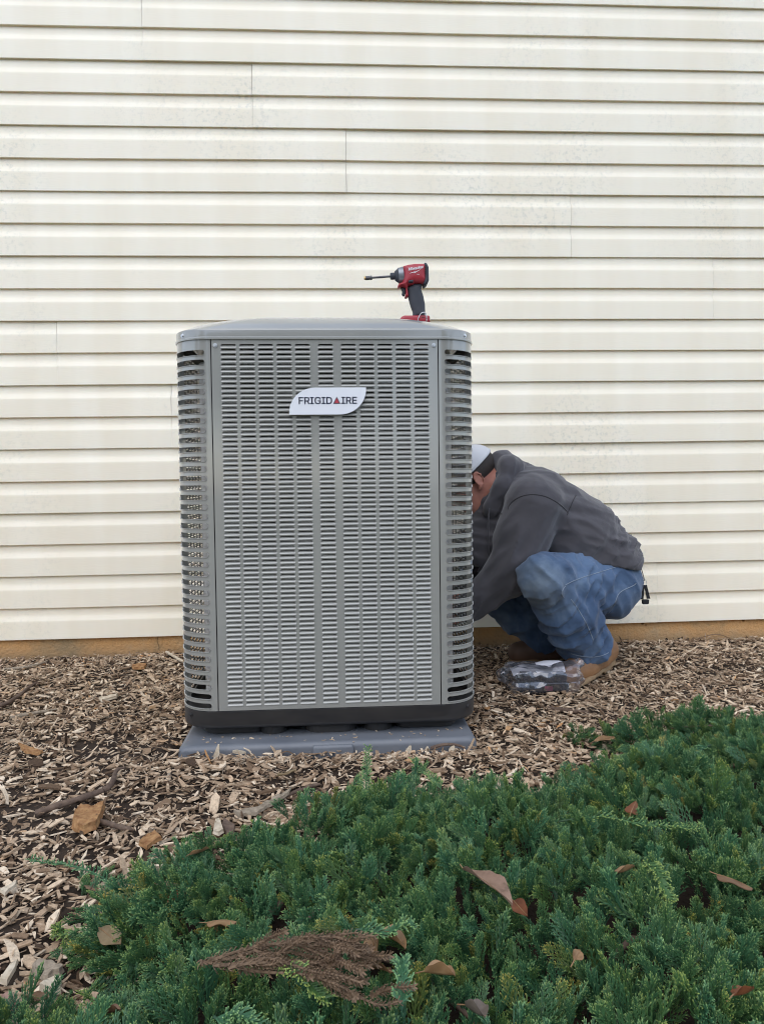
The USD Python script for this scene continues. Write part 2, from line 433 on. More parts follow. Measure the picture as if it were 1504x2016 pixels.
# ------------------------------------------------------------------ air conditioner
m_paint = usdkit.material(stage, "/World/Looks/grey_enamel", {
    "g": ("geometry", {}), "n": ("noise_texture", {"scale": 900.0, "detail": 2.0}), "n2": ("noise_texture", {"scale": 4.0, "detail": 5.0}),
    "r": ("rgb_ramp", {"ramp": [(0.3, (0.246, 0.242, 0.218)), (0.7, (0.276, 0.270, 0.241))]}),
    "rr": ("map_range", {"from_min": 0.3, "from_max": 0.7, "to_min": 0.17, "to_max": 0.26}),
    "b": ("bump", {"strength": 0.06, "distance": 0.0008}),
    "p": ("principled_bsdf", {"roughness": 0.3, "specular_ior_level": 0.5, "coat_weight": 0.9, "coat_roughness": 0.09, "coat_ior": 1.6})},
    [("g.position", "n.vector"), ("n.fac", "b.height"), ("b.normal", "p.normal"), ("g.position", "n2.vector"), ("n2.fac", "r.fac"), ("n2.fac", "rr.value"), ("r.color", "p.base_color"), ("rr.result", "p.roughness")], surface="p.BSDF")
m_black = mat("black_plastic", (0.011, 0.011, 0.012), 0.38, var=(0.032, 0.029, 0.026), scale=5, stretch=(1, 1, 4))
m_screw = mat("zinc_screw", (0.55, 0.56, 0.57), 0.32, metal=0.9)
m_fin = mat("aluminium_fin", (0.72, 0.70, 0.66), 0.4, metal=0.1)
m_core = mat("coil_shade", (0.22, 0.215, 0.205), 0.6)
m_dark = mat("dark_inside", (0.012, 0.012, 0.012), 0.8)
m_wire = mat("black_wire", (0.015, 0.015, 0.016), 0.4)

AB, AT = 0.104, 1.064             # body from the base pan to the lid
ac = thing("air_conditioner", "tall grey outdoor air conditioner with louvred sides standing on a pad by the wall", "air conditioner", (ACX, ACY, PAD_Z))
PW = 0.580
HOLE_W, HOLE_H, PITCHZ, NROW = 0.0389, 0.0097, 0.01234, 76
COLS = np.array([27.0 + 47.5 * k for k in range(5)] + [27.0 + 47.5 * 4 + 59.5] + [27.0 + 47.5 * 4 + 119.0 + 47.5 * k for k in range(5)]) / 1000
COLS = COLS * 0.99 - (COLS[0] * 0.99 + COLS[-1] * 0.99 + HOLE_W) / 2          # left edges about the panel's middle
ROWZ = AT - 0.0128 - HOLE_H - PITCHZ * np.arange(NROW)   # bottoms of the holes


def hole_poly(u, z):
    r = 0.0042
    a = np.radians(np.linspace(0, 90, 4))
    right = [(u + HOLE_W - r + r * math.cos(t), z + HOLE_H - r + r * math.sin(t)) for t in a]
    left = [(u + r - r * math.sin(t), z + HOLE_H - r + r * math.cos(t)) for t in a]
    return [(u, z), (u + HOLE_W, z)] + right + left


def louvre_mesh(u, z):
    d = np.array([-0.0012, -0.0014, 0.0000, 0.0026, 0.0056])
    h = np.array([-0.0006, 0.0010, 0.0030, 0.0056, 0.0075])
    ins = np.array([0.0, 0.0002, 0.0008, 0.0018, 0.0032])
    n = len(d)
    L = np.column_stack([u + ins, d, z + h]); R = np.column_stack([u + HOLE_W - ins, d, z + h])
    L0 = np.column_stack([np.full(n, u - 0.0003), np.minimum(d, 0.0006), z + h]); R0 = np.column_stack([np.full(n, u + HOLE_W + 0.0003), np.minimum(d, 0.0006), z + h])
    v = np.vstack([L, R, L0, R0])
    i = np.arange(n - 1)
    f = np.vstack([np.stack([i, i + n, i + n + 1, i + 1], 1), np.stack([i + 2 * n, i, i + 1, i + 1 + 2 * n], 1), np.stack([i + n, i + 3 * n, i + 3 * n + 1, i + n + 1], 1)])
    return tm(v, f)


def panel_sheet():
    holes = [hole_poly(u, z) for u in COLS for z in ROWZ]
    poly = Polygon([(-PW / 2, AB), (PW / 2, AB), (PW / 2, AT + 0.004), (-PW / 2, AT + 0.004)], holes)
    v, f = trimesh.creation.triangulate_polygon(poly, engine="earcut")
    front = tm(np.column_stack([v[:, 0], np.zeros(len(v)), v[:, 1]]), f)
    if front.face_normals[0][1] > 0:
        front.invert()
    rims = [front]
    for h in holes:                # thickness of the pressed sheet
        a = np.array(h); n = len(a)
        vv = np.vstack([np.column_stack([a[:, 0], np.zeros(n), a[:, 1]]), np.column_stack([a[:, 0], np.full(n, 0.0012), a[:, 1]])])
        i = np.arange(n); j = (i + 1) % n
        rims.append(tm(vv, np.stack([i, i + n, j + n, j], 1)))
    for s in (-1, 1):              # folded edges
        e = bx(*sorted((s * PW / 2, s * (PW / 2 - 0.0015))), 0.0002, 0.014, AB, AT)
        rims.append(e)
    return cat(rims)


SHEET = panel_sheet()


def turned(mesh, quarter):
    """A panel drawn at the origin facing -y, put on one side of the unit: 0 front, 1 right, 2 back, 3 left."""
    m = mesh.copy()
    m.apply_translation([0, -AC_S / 2, 0])
    m.apply_transform(trimesh.transformations.rotation_matrix(quarter * PI / 2, [0, 0, 1]))
    m.apply_translation([ACX, ACY, 0])
    return m


for side, name in ((0, "front_panel"), (1, "side_panel"), (2, "rear_panel"), (3, "side_panel")):
    pn = obj(name, turned(SHEET, side), m_paint, ac)
    if side == 0:
        order = sorted(((c, r) for c in range(11) for r in range(NROW)), key=lambda cr: -cr[1])
        single_set = set(order[:300])
        for c, r in order[:300]:
            obj("louvre", turned(louvre_mesh(COLS[c], ROWZ[r]), 0), m_paint, pn, smooth=50)
        rest = [louvre_mesh(COLS[c], ROWZ[r]) for c, r in order[300:]]
    else:
        rest = [louvre_mesh(u, z) for u in COLS for z in ROWZ]
    obj("louvres", turned(cat(rest), side), m_paint, pn, smooth=50, kind="stuff")


def corner_post():
    """Slotted sheet round one corner (front right, the corner's centre at the origin): path length s, height z."""
    R = AC_R
    lead = AC_S / 2 - R - PW / 2 - 0.0028
    L = lead * 2 + R * PI / 2

    def place(s, out):
        s = np.asarray(s, float)
        a = np.clip((s - lead) / R, 0, PI / 2)
        x = np.where(s < lead, s - lead, (R + out) * np.sin(a)); y = np.where(s < lead, -(R + out), -(R + out) * np.cos(a))
        after = s > lead + R * PI / 2
        x = np.where(after, R + out, x); y = np.where(after, s - lead - R * PI / 2, y)
        return x, y

    s0, s1 = 0.0155, L - 0.0155
    hh = 0.0066
    dz = PITCHZ * 2
    n = 38
    cz = AT - 0.0335 - dz * np.arange(n)
    c, half = (s0 + s1) / 2, (s1 - s0) / 2
    arc = np.linspace(0, 1, 6)
    inner = np.concatenate([s0 + hh * (1 - np.cos(arc * PI / 2)), np.linspace(s0 + hh, s1 - hh, 24)[1:-1], s1 - hh + hh * np.sin(arc * PI / 2)])
    w = np.where(inner < s0 + hh, np.sqrt(np.clip(hh ** 2 - (s0 + hh - inner) ** 2, 0, None)), np.where(inner > s1 - hh, np.sqrt(np.clip(hh ** 2 - (inner - s1 + hh) ** 2, 0, None)), hh))
    parts = []
    T = 0.0016

    def strip(s, zb, zt, rim_b, rim_t):
        x, y = place(s, 0.0); xi, yi = place(s, -T)
        k = len(s)
        A = np.column_stack([x, y, zb]); B = np.column_stack([x, y, zt]); C = np.column_stack([xi, yi, zb]); D = np.column_stack([xi, yi, zt])
        i = np.arange(k - 1)
        v = np.vstack([A, B, C, D])
        f = [np.stack([i, i + 1, i + 1 + k, i + k], 1), np.stack([i + 2 * k + 1, i + 2 * k, i + 3 * k, i + 3 * k + 1], 1)]
        if rim_t:
            f.append(np.stack([i + k, i + k + 1, i + 3 * k + 1, i + 3 * k], 1))
        if rim_b:
            f.append(np.stack([i + 1, i, i + 2 * k, i + 2 * k + 1], 1))
        parts.append(tm(v, np.vstack(f)))
        if rim_t:                  # the lower lip of each slot is rolled a little outward
            lx, ly = place(s, 0.0016)
            E = np.column_stack([lx, ly, zt - 0.0004]); F = np.column_stack([lx, ly, zt - 0.0016]); G = np.column_stack([x, y, zt - 0.0030])
            v = np.vstack([B, E, F, G])
            parts.append(tm(v, np.vstack([np.stack([i, i + k, i + k + 1, i + 1], 1)[:, ::-1], np.stack([i + k, i + 2 * k, i + 2 * k + 1, i + k + 1], 1)[:, ::-1], np.stack([i + 2 * k, i + 3 * k, i + 3 * k + 1, i + 2 * k + 1], 1)[:, ::-1]])))

    for k in range(n + 1):
        zt = np.full(len(inner), AT + 0.004) if k == 0 else cz[k - 1] - w
        zb = np.full(len(inner), AB) if k == n else cz[k] + w
        strip(inner, zb, zt, k < n, k > 0)
    for e0, e1 in ((0.0, s0), (s1, L)):
        s = np.linspace(e0, e1, 6)
        strip(s, np.full(6, AB), np.full(6, AT + 0.004), False, False)
    m = cat(parts)
    m.apply_translation([AC_S / 2 - AC_R, -AC_S / 2 + AC_R, 0])
    return m


POST = corner_post()
for q in range(4):
    m = POST.copy()
    m.apply_transform(trimesh.transformations.rotation_matrix(q * PI / 2, [0, 0, 1]))
    m.apply_translation([ACX, ACY, 0])
    obj("corner_post", m, m_paint, ac, smooth=35)

for sxx in (-1, 1):
    obj("seam_gasket", bx(ACX + sxx * (PW / 2 + 0.0014) - 0.004, ACX + sxx * (PW / 2 + 0.0014) + 0.004, YF + 0.0045, YF + 0.0075, AB, AT), m_black, ac)  # dark strip put behind each seam gap to darken its line
# base pan and feet
def unit_ring(off, z, r=None, n=12):
    s = AC_S + 2 * off
    return ring3(rrect(s, s, (AC_R + off) if r is None else r, n), z, ACX, ACY)


obj("base_pan", loft([unit_ring(-0.030, PAD_Z + 0.026), unit_ring(-0.008, PAD_Z + 0.0255), unit_ring(-0.0015, PAD_Z + 0.030), unit_ring(0.0005, PAD_Z + 0.036), unit_ring(0.0015, AB - 0.006), unit_ring(0.0015, AB - 0.002), unit_ring(-0.002, AB - 0.0005), unit_ring(-0.03, AB - 0.001)]), m_black, ac, smooth=40)
for k, (fxo, fyo, fr) in enumerate([(-0.255, -0.27, 0.085), (-0.155, -0.33, 0.035), (0.0, -0.33, 0.07), (0.125, -0.33, 0.04), (0.255, -0.27, 0.085), (-0.255, 0.27, 0.085), (0.255, 0.27, 0.085)]):
    circ = rrect(2 * fr, 2 * fr if abs(fxo) > 0.2 else 0.08, min(fr, 0.039) * 0.98, 6)
    obj("foot", loft([ring3(circ * 0.93, PAD_Z - 0.001, ACX + fxo, ACY + fyo), ring3(circ * 0.99, PAD_Z + 0.003, ACX + fxo, ACY + fyo), ring3(circ, PAD_Z + 0.0275, ACX + fxo, ACY + fyo)]), m_black, ac, smooth=40)

# lid: lip, shallow dome, rolled rim of the fan opening
LZ = AT
lid_rings = [unit_ring(0.0005, LZ - 0.001), unit_ring(0.0030, LZ - 0.001), unit_ring(0.0036, LZ + 0.0005), unit_ring(0.0034, LZ + 0.004), unit_ring(0.0015, LZ + 0.006), unit_ring(0.0012, LZ + 0.0225), unit_ring(0.0002, LZ + 0.0255), unit_ring(-0.003, LZ + 0.0275)]
for t in np.linspace(0.06, 1, 14):
    half = AC_S / 2 - 0.003 - 0.0905 * t
    r = 0.093 + 0.165 * t ** 0.8
    z = LZ + 0.0275 + 0.0435 * (1 - (1 - t) ** 2.3)
    lid_rings.append(ring3(rrect(2 * half, 2 * half, min(r, half), 12), z, ACX, ACY))
sq = rrect(2 * 0.300, 2 * 0.300, 0.258, 12)
circ = sq / np.linalg.norm(sq, axis=1, keepdims=True)
for t in np.linspace(0.15, 1, 6):
    lid_rings.append(ring3(sq * (1 - t) + circ * 0.265 * t, LZ + 0.071 + 0.006 * math.sin(t * PI / 2), ACX, ACY))
lid_rings += [ring3(circ * 0.260, LZ + 0.076, ACX, ACY), ring3(circ * 0.257, LZ + 0.066, ACX, ACY), ring3(circ * 0.257, LZ - 0.03, ACX, ACY)]
lid = obj("lid", loft(lid_rings, False, False), m_paint, ac, smooth=32)
guard = [tube(np.column_stack([ACX + r * np.cos(np.linspace(0, 2 * PI, 49)[:-1]), ACY + r * np.sin(np.linspace(0, 2 * PI, 49)[:-1]), np.full(48, LZ + 0.0775)]), 0.0016, 5, True) for r in np.arange(0.03, 0.262, 0.012)]
guard += [tube(np.array([[ACX + 0.03 * math.cos(a), ACY + 0.03 * math.sin(a), LZ + 0.0750], [ACX + 0.262 * math.cos(a), ACY + 0.262 * math.sin(a), LZ + 0.0750]]), 0.0020, 5) for a in np.linspace(0, 2 * PI, 9)[:-1]]
obj("fan_guard", cat(guard), m_wire, ac, smooth=True)
obj("fan_motor", cyl([ACX, ACY, LZ - 0.10], [ACX, ACY, LZ + 0.064], 0.075, n=24), m_dark, ac, smooth=30)

# coil: fins and dark core, seen through the slots and louvres
CI = 0.050
def path_points(off, r, step):
    ringp = rrect(AC_S - 2 * off, AC_S - 2 * off, r, 60)
    d = np.vstack([ringp, ringp[:1]])
    seg = np.linalg.norm(np.diff(d, axis=0), axis=1)
    cum = np.concatenate([[0], np.cumsum(seg)])
    s = np.arange(0, cum[-1], step)
    return np.column_stack([np.interp(s, cum, d[:, 0]), np.interp(s, cum, d[:, 1])])


po = path_points(CI, 0.085, 0.0046)
nrm = np.roll(po, -1, 0) - np.roll(po, 1, 0)
nrm = np.column_stack([nrm[:, 1], -nrm[:, 0]]); nrm /= np.linalg.norm(nrm, axis=1, keepdims=True)
tang = np.column_stack([-nrm[:, 1], nrm[:, 0]])
fins = []
for k in range(len(po)):
    a, b = po[k], po[k] - nrm[k] * 0.012
    h = tang[k] * 0.0007
    base = np.array([a - h, a + h, b + h, b - h])
    v = np.vstack([ring3(base, AB + 0.02, ACX, ACY), ring3(base, AT - 0.045, ACX, ACY)])
    i = np.arange(4); j = (i + 1) % 4
    fins.append(tm(v, np.stack([i, j, j + 4, i + 4], 1)))
coil = obj("coil", cat(fins), m_fin, ac)
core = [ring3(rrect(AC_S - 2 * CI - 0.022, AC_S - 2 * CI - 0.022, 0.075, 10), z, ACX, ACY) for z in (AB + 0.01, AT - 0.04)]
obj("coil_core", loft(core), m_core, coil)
tubes = []
for z in np.arange(AB + 0.06, AT - 0.05, 0.0254):
    tubes.append(tube(ring3(path_points(CI + 0.004, 0.08, 0.03), z, ACX, ACY), 0.004, 5, True))
obj("copper_tubes", cat(tubes), mat("copper", (0.45, 0.22, 0.12), 0.4, metal=0.8), coil, smooth=True, kind="stuff")

# screws
def screw(p, nrm_, r=0.0038):
    p = np.asarray(p, float); nrm_ = np.asarray(nrm_, float) / np.linalg.norm(nrm_)
    return cat([cyl(p - nrm_ * 0.001, p + nrm_ * 0.0008, r * 1.45, n=14), cyl(p + nrm_ * 0.0008, p + nrm_ * 0.0036, r, r * 0.9, n=6)])


for sx in (-1, 1):
    obj("screw", screw([ACX + sx * (PW / 2 - 0.010), YF - 0.0012, AT - 0.016], [0, -1, 0]), m_screw, ac)
    a = math.radians(45)
    n45 = np.array([sx * math.sin(a), -math.cos(a), 0])
    cc = np.array([ACX + sx * (AC_S / 2 - AC_R), ACY - AC_S / 2 + AC_R, 0])
    obj("screw", screw(cc + n45 * (AC_R + 0.0010) + [0, 0, LZ + 0.013], n45), m_screw, ac)
    obj("screw", screw(cc + n45 * (AC_R + 0.002) + [0, 0, PAD_Z + 0.060], n45, 0.0045), m_black, ac)

# badge
m_badge = mat("satin_silver_badge", (0.78, 0.78, 0.80), 0.22, spec=0.7, coat=0.5)
m_navy = mat("navy_print", (0.012, 0.014, 0.035), 0.5)
m_redp = mat("red_print", (0.45, 0.045, 0.06), 0.5)
bl, bb = at_y(569.5, 816.5, YF - 0.006), at_y(720.5, 762.5, YF - 0.006)
BWd, BH = bb[0] - bl[0], bb[2] - bl[2]
a = np.radians(np.linspace(0, 90, 14))
rb = BH * 0.93
poly = [(0, 0)] + [(BWd - rb * 1.05 + rb * 1.05 * math.sin(t), rb - rb * math.cos(t)) for t in a] + [(BWd, BH)] + [(rb * 1.05 - rb * 1.05 * math.sin(t), BH - rb + rb * math.cos(t)) for t in a]
badge = obj("badge", upright(extrude(Polygon(poly), 0.004), bl[0], YF - 0.0045, bl[2]), m_badge, ac, smooth=30)
obj("badge_mount", bx(bl[0] + 0.03, bl[0] + BWd - 0.03, YF - 0.0046, YF - 0.0005, bl[2] + 0.012, bl[2] + BH - 0.012), m_black, badge)
tl, tr = at_y(588, 795, YF - 0.0085), at_y(702.5, 782, YF - 0.0085)
cap = 0.0172
TW = tr[0] - tl[0]
left, right = meshkit.text_mesh("FRIGID", 1.0, 0.0004 / cap, True), meshkit.text_mesh("IRE", 1.0, 0.0004 / cap, True)
tri_w = 0.98
sep = 0.16
wl, wr = left.bounds[1][0] - left.bounds[0][0], right.bounds[1][0] - right.bounds[0][0]
sx = TW / ((wl + wr + tri_w + 2 * sep) * cap)
hcap = left.bounds[1][1]
for m, off in ((left, -left.bounds[0][0]), (right, wl + tri_w + 2 * sep - right.bounds[0][0])):
    m.apply_translation([off, 0, 0]); m.apply_scale([cap * sx, cap, cap])
tx = (wl + sep) * cap * sx
tw = tri_w * cap * sx
outer = Polygon([(tx - tw * 0.04, 0), (tx + tw * 1.04, 0), (tx + tw / 2, hcap * cap * 1.02)])
red = Polygon([(tx + tw * 0.15, cap * 0.10), (tx + tw * 0.85, cap * 0.10), (tx + tw / 2, hcap * cap * 0.80)])
letters = cat([left, right, extrude(outer.difference(red), 0.0004)])
obj("lettering", upright(letters, tl[0], YF - 0.0086, bl[2] + BH * 0.395), m_navy, badge)
obj("red_triangle", upright(extrude(red, 0.0005), tl[0], YF - 0.0086, bl[2] + BH * 0.395), m_redp, badge)

# ------------------------------------------------------------------ juniper
def G(px, py, z):
    p = at_z(px, py, z)
    return (float(p[0]), float(p[1]))


outline = [(-10, 1998, .03), (60, 1972, .03), (115, 1955, .03), (160, 1972, .03), (205, 1962, .03), (222, 1935, .03), (196, 1902, .03), (172, 1885, .03), (158, 1850, .03), (185, 1815, .03), (200, 1775, .03), (165, 1735, .03),
           (140, 1712, .03), (235, 1738, .03), (292, 1705, .03), (350, 1670, .04), (420, 1650, .05), (480, 1645, .05), (512, 1630, .05), (565, 1605, .05), (640, 1572, .06), (700, 1530, .07), (760, 1522, .08), (860, 1516, .08),
           (930, 1496, .10), (990, 1512, .09), (1060, 1526, .08), (1130, 1508, .08), (1200, 1492, .07), (1262, 1462, .06), (1170, 1452, .02), (1075, 1456, .02), (1112, 1430, .04), (1160, 1408, .06), (1220, 1398, .08), (1290, 1392, .09), (1400, 1392, .09), (1504, 1374, .10), (1750, 1365, .10)]
jun_poly = Polygon([G(*o) for o in outline] + [(2.6, 1.9), (2.6, 0.5), (-0.75, 0.5), (-0.85, 0.75)]).buffer(0)
jb = jun_poly.boundary
import shapely


def jun_depth(x, y):
    pts = shapely.points(np.asarray(x), np.asarray(y))
    return np.where(shapely.contains(jun_poly, pts), shapely.distance(jb, pts), -shapely.distance(jb, pts))


def canopy(x, y, d=None):
    d = jun_depth(x, y) if d is None else d
    p = np.stack([np.asarray(x, float), np.asarray(y, float), np.zeros_like(np.asarray(x, float))], -1)
    lump = meshkit.noise(p * 7.5, 21) * 0.55 + meshkit.noise(p * 15, 22) * 0.45
    return 0.025 + 0.095 * (1 - np.exp(-np.clip(d, 0, None) / 0.10)) + 0.125 * (lump - 0.47) * np.clip(d / 0.08, 0.1, 1)


def spray(seed, length=0.075, fan=0.62):
    """One flat feathery shoot along +z in the xz plane: stem, side shoots, blunt scale-leaf twigs. Returns mesh and the tip weight of each vertex."""
    r = np.random.default_rng(seed)
    P, Q, R0, R1, T0, T1 = [], [], [], [], [], []

    def add(p, q, r0, r1, t0, t1):
        P.append(p); Q.append(q); R0.append(r0); R1.append(r1); T0.append(t0); T1.append(t1)

    bend = r.uniform(-0.25, 0.25), r.uniform(0.0, 0.35)
    ns = 9

    def stem(t):
        return np.array([bend[0] * length * t * t, bend[1] * length * t * t, length * t])

    for k in range(ns):
        add(stem(k / ns), stem((k + 1) / ns), 0.0012 * (1 - 0.5 * k / ns), 0.0012 * (1 - 0.5 * (k + 1) / ns), 0.0, 0.15)
    nb = 17
    for k in range(nb):
        t = 0.10 + 0.88 * k / nb
        side = 1 if k % 2 else -1
        L = length * (0.52 * (1 - t) ** 0.8 + 0.14) * r.uniform(0.75, 1.2)
        a = side * r.uniform(0.42, 0.78) * (fan / 0.62)
        dirn = np.array([math.sin(a), r.uniform(-0.32, 0.32), math.cos(a)]); dirn /= np.linalg.norm(dirn)
        up = np.array([0, 0.1, 1.0])
        nn = 4
        pts = [stem(t)]
        d = dirn.copy()
        for j in range(nn):
            pts.append(pts[-1] + d * L / nn)
            d = d + up * 0.14; d /= np.linalg.norm(d)
        for j in range(nn):
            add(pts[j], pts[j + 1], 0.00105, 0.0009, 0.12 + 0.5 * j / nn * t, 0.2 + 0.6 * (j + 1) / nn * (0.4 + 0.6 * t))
        for j in range(1, 2 * nn + 1):
            u = j / (2 * nn)
            base = pts[min(int(u * nn), nn - 1)] * (1 - (u * nn) % 1) + pts[min(int(u * nn) + 1, nn)] * ((u * nn) % 1)
            s2 = 1 if j % 2 else -1
            b = math.atan2(d[0], d[2]) + s2 * r.uniform(0.35, 0.75)
            dd = np.array([math.sin(b), d[1] + r.uniform(-0.45, 0.45), math.cos(b)]); dd /= np.linalg.norm(dd)
            l2 = r.uniform(0.0055, 0.0115) * (1.15 - 0.4 * u)
            add(base, base + dd * l2, 0.0009, 0.00085, 0.35 * t + 0.2 * u, 0.45 + 0.55 * max(t, u) * r.uniform(0.6, 1.0))
    P, Q = np.array(P), np.array(Q)
    R0, R1 = np.array(R0)[:, None, None], np.array(R1)[:, None, None]
    d = Q - P; d /= np.linalg.norm(d, axis=1, keepdims=True)
    a = np.cross(d, [0.13, 1.0, 0.07]); a /= np.linalg.norm(a, axis=1, keepdims=True)
    b = np.cross(d, a)
    n = len(P)
    ang = np.arange(3) * 2 * PI / 3
    ringv = np.cos(ang)[None, :, None] * a[:, None] + np.sin(ang)[None, :, None] * b[:, None]
    V = np.concatenate([P[:, None] + R0 * ringv, Q[:, None] + R1 * ringv, (Q + d * 0.0012)[:, None]], 1)   # 7 per twig
    tip = np.concatenate([np.repeat(np.array(T0)[:, None], 3, 1), np.repeat(np.array(T1)[:, None], 4, 1)], 1)
    base = np.arange(n)[:, None, None] * 7
    F = np.array([[0, 1, 4], [0, 4, 3], [1, 2, 5], [1, 5, 4], [2, 0, 3], [2, 3, 5], [3, 4, 6], [4, 5, 6], [5, 3, 6]])[None] + base
    return tm(V.reshape(-1, 3), F.reshape(-1, 3)), tip.reshape(-1)


def foliage_look(name, deep, mid, tipc, dull):
    return usdkit.material(stage, "/World/Looks/" + name, {
        "at": ("attribute", {"attribute": "tip"}), "oi": ("object_info", {}),
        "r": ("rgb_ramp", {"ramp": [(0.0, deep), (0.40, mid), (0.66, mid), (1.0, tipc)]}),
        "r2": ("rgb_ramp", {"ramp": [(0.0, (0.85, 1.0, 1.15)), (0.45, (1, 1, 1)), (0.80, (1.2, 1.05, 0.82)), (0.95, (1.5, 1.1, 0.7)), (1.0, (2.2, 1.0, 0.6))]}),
        "m": ("mix_color", {"blend_type": "multiply", "fac": 1.0}),
        "p": ("principled_bsdf", {"roughness": 0.5, "specular_ior_level": 0.35}),
        "t": ("translucent_bsdf", {}), "mx": ("mix_closure", {"fac": 0.12})},
        [("at.fac", "r.fac"), ("oi.random", "r2.fac"), ("r.color", "m.a"), ("r2.color", "m.b"), ("m.result", "p.base_color"), ("m.result", "t.color"), ("p.BSDF", "mx.closure1"), ("t.BSDF", "mx.closure2")], surface="mx.closure")


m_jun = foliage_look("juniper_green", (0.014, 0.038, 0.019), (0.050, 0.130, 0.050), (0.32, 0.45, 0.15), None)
m_twig = mat("juniper_twig", (0.09, 0.055, 0.035), 0.85, var=(0.15, 0.10, 0.07), scale=60)
JC = G(1000, 1750, 0.0)
jun = thing("juniper_shrub", "low spreading green juniper with feathery shoots filling the foreground", "shrub", (JC[0], JC[1], 0))
inst = UsdGeom.PointInstancer.Define(stage, str(jun.GetPath()) + "/foliage")
setdata(inst.GetPrim(), kind="stuff")
NPROTO = 7
for k in range(NPROTO):
    sm, tp = spray(100 + k, length=[0.072, 0.085, 0.062, 0.078, 0.09, 0.07, 0.095][k], fan=[0.62, 0.5, 0.75, 0.6, 0.45, 0.8, 0.38][k])
    pth = f"{inst.GetPath()}/shoot_{k:03d}" if k else f"{inst.GetPath()}/shoot"
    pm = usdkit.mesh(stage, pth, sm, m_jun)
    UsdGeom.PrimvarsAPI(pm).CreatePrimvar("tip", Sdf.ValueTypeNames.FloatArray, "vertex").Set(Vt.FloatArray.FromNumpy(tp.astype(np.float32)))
    inst.CreatePrototypesRel().AddTarget(pth)
x0, y0, x1, y1 = jun_poly.bounds
pos, quat, scl, idx = [], [], [], []
step = 0.041                         # tufts on a shaken grid; each is a fan of shoots leaning out from its middle
gxs, gys = np.meshgrid(np.arange(x0, min(x1, 2.3), step), np.arange(y0, y1, step))
cand = np.column_stack([gxs.ravel(), gys.ravel()]) + rng.uniform(-0.024, 0.024, (gxs.size, 2))
dd = jun_depth(cand[:, 0], cand[:, 1])
keep = (dd > 0.0)
cand, dd = cand[keep], dd[keep]
keep = rng.random(len(cand)) < 0.76 + 0.6 * meshkit.noise(np.column_stack([cand * 11, np.zeros(len(cand))]), 41)
cand, dd = cand[keep], dd[keep]
H = canopy(cand[:, 0], cand[:, 1], dd)
flow = np.stack([meshkit.noise(np.column_stack([cand * 5, np.full(len(cand), 2.0)]), 51) - 0.5, meshkit.noise(np.column_stack([cand * 5, np.full(len(cand), 9.0)]), 52) - 0.5], -1)
e = 0.02                            # the outward direction: down the slope of the distance to the edge
gxx = (jun_depth(cand[:, 0] + e, cand[:, 1]) - jun_depth(cand[:, 0] - e, cand[:, 1])) / (2 * e)
gyy = (jun_depth(cand[:, 0], cand[:, 1] + e) - jun_depth(cand[:, 0], cand[:, 1] - e)) / (2 * e)
rimw = np.exp(-dd / 0.07)


def put(base, z, s, spin):
    z = z / np.linalg.norm(z)
    a = np.cross([0, 0, 1.0], z)
    a = np.array([1.0, 0, 0]) if np.linalg.norm(a) < 1e-4 else a / np.linalg.norm(a)
    b = np.cross(z, a)
    xax = math.cos(spin) * a + math.sin(spin) * b
    q = Rotation.from_matrix(np.column_stack([xax, np.cross(z, xax), z])).as_quat()
    pos.append((base[0] - JC[0], base[1] - JC[1], base[2])); quat.append(Gf.Quath(float(q[3]), float(q[0]), float(q[1]), float(q[2]))); scl.append((s, s, s)); idx.append(int(rng.integers(NPROTO)))


for k in range(len(cand)):
    axis = np.array([*(-np.array([gxx[k], gyy[k]]) * rimw[k] * 1.0 + flow[k] * 1.3 + rng.normal(0, 0.18, 2)), 1.0 - 0.45 * rimw[k]])
    axis /= np.linalg.norm(axis)
    s0 = rng.uniform(0.52, 1.0) * (0.85 if rimw[k] > 0.6 else 1)
    h = H[k] + rng.normal(0, 0.012)
    g0 = float(ground_z(np.array([cand[k, 0]]), np.array([cand[k, 1]]))[0])
    root = np.array([cand[k, 0], cand[k, 1], max(g0 + 0.004, h - 0.070 * s0)])
    ns_ = int(rng.integers(4, 8))
    for j in range(ns_):
        az = 2 * PI * (j + rng.uniform(-0.3, 0.3)) / ns_
        lean = rng.uniform(0.25, 0.95) if j else 0.08
        z = axis + lean * np.array([math.cos(az), math.sin(az), -0.1])
        put(root + 0.008 * np.array([math.cos(az), math.sin(az), 0]), z, s0 * rng.uniform(0.6, 1.0), az + PI / 2 + rng.normal(0, 0.6))
    if rng.random() < 0.5:           # shaded older shoots low down
        put(np.array([root[0] + rng.normal(0, 0.02), root[1] + rng.normal(0, 0.02), max(g0 + 0.004, root[2] - 0.04)]), axis + rng.normal(0, 0.5, 3) * [1, 1, 0.2], s0 * 0.9, rng.uniform(0, 6))
inst.CreatePositionsAttr(Vt.Vec3fArray([Gf.Vec3f(*map(float, p)) for p in pos]))
inst.CreateOrientationsAttr(Vt.QuathArray(quat))
inst.CreateScalesAttr(Vt.Vec3fArray([Gf.Vec3f(*map(float, p)) for p in scl]))
inst.CreateProtoIndicesAttr(Vt.IntArray(idx))
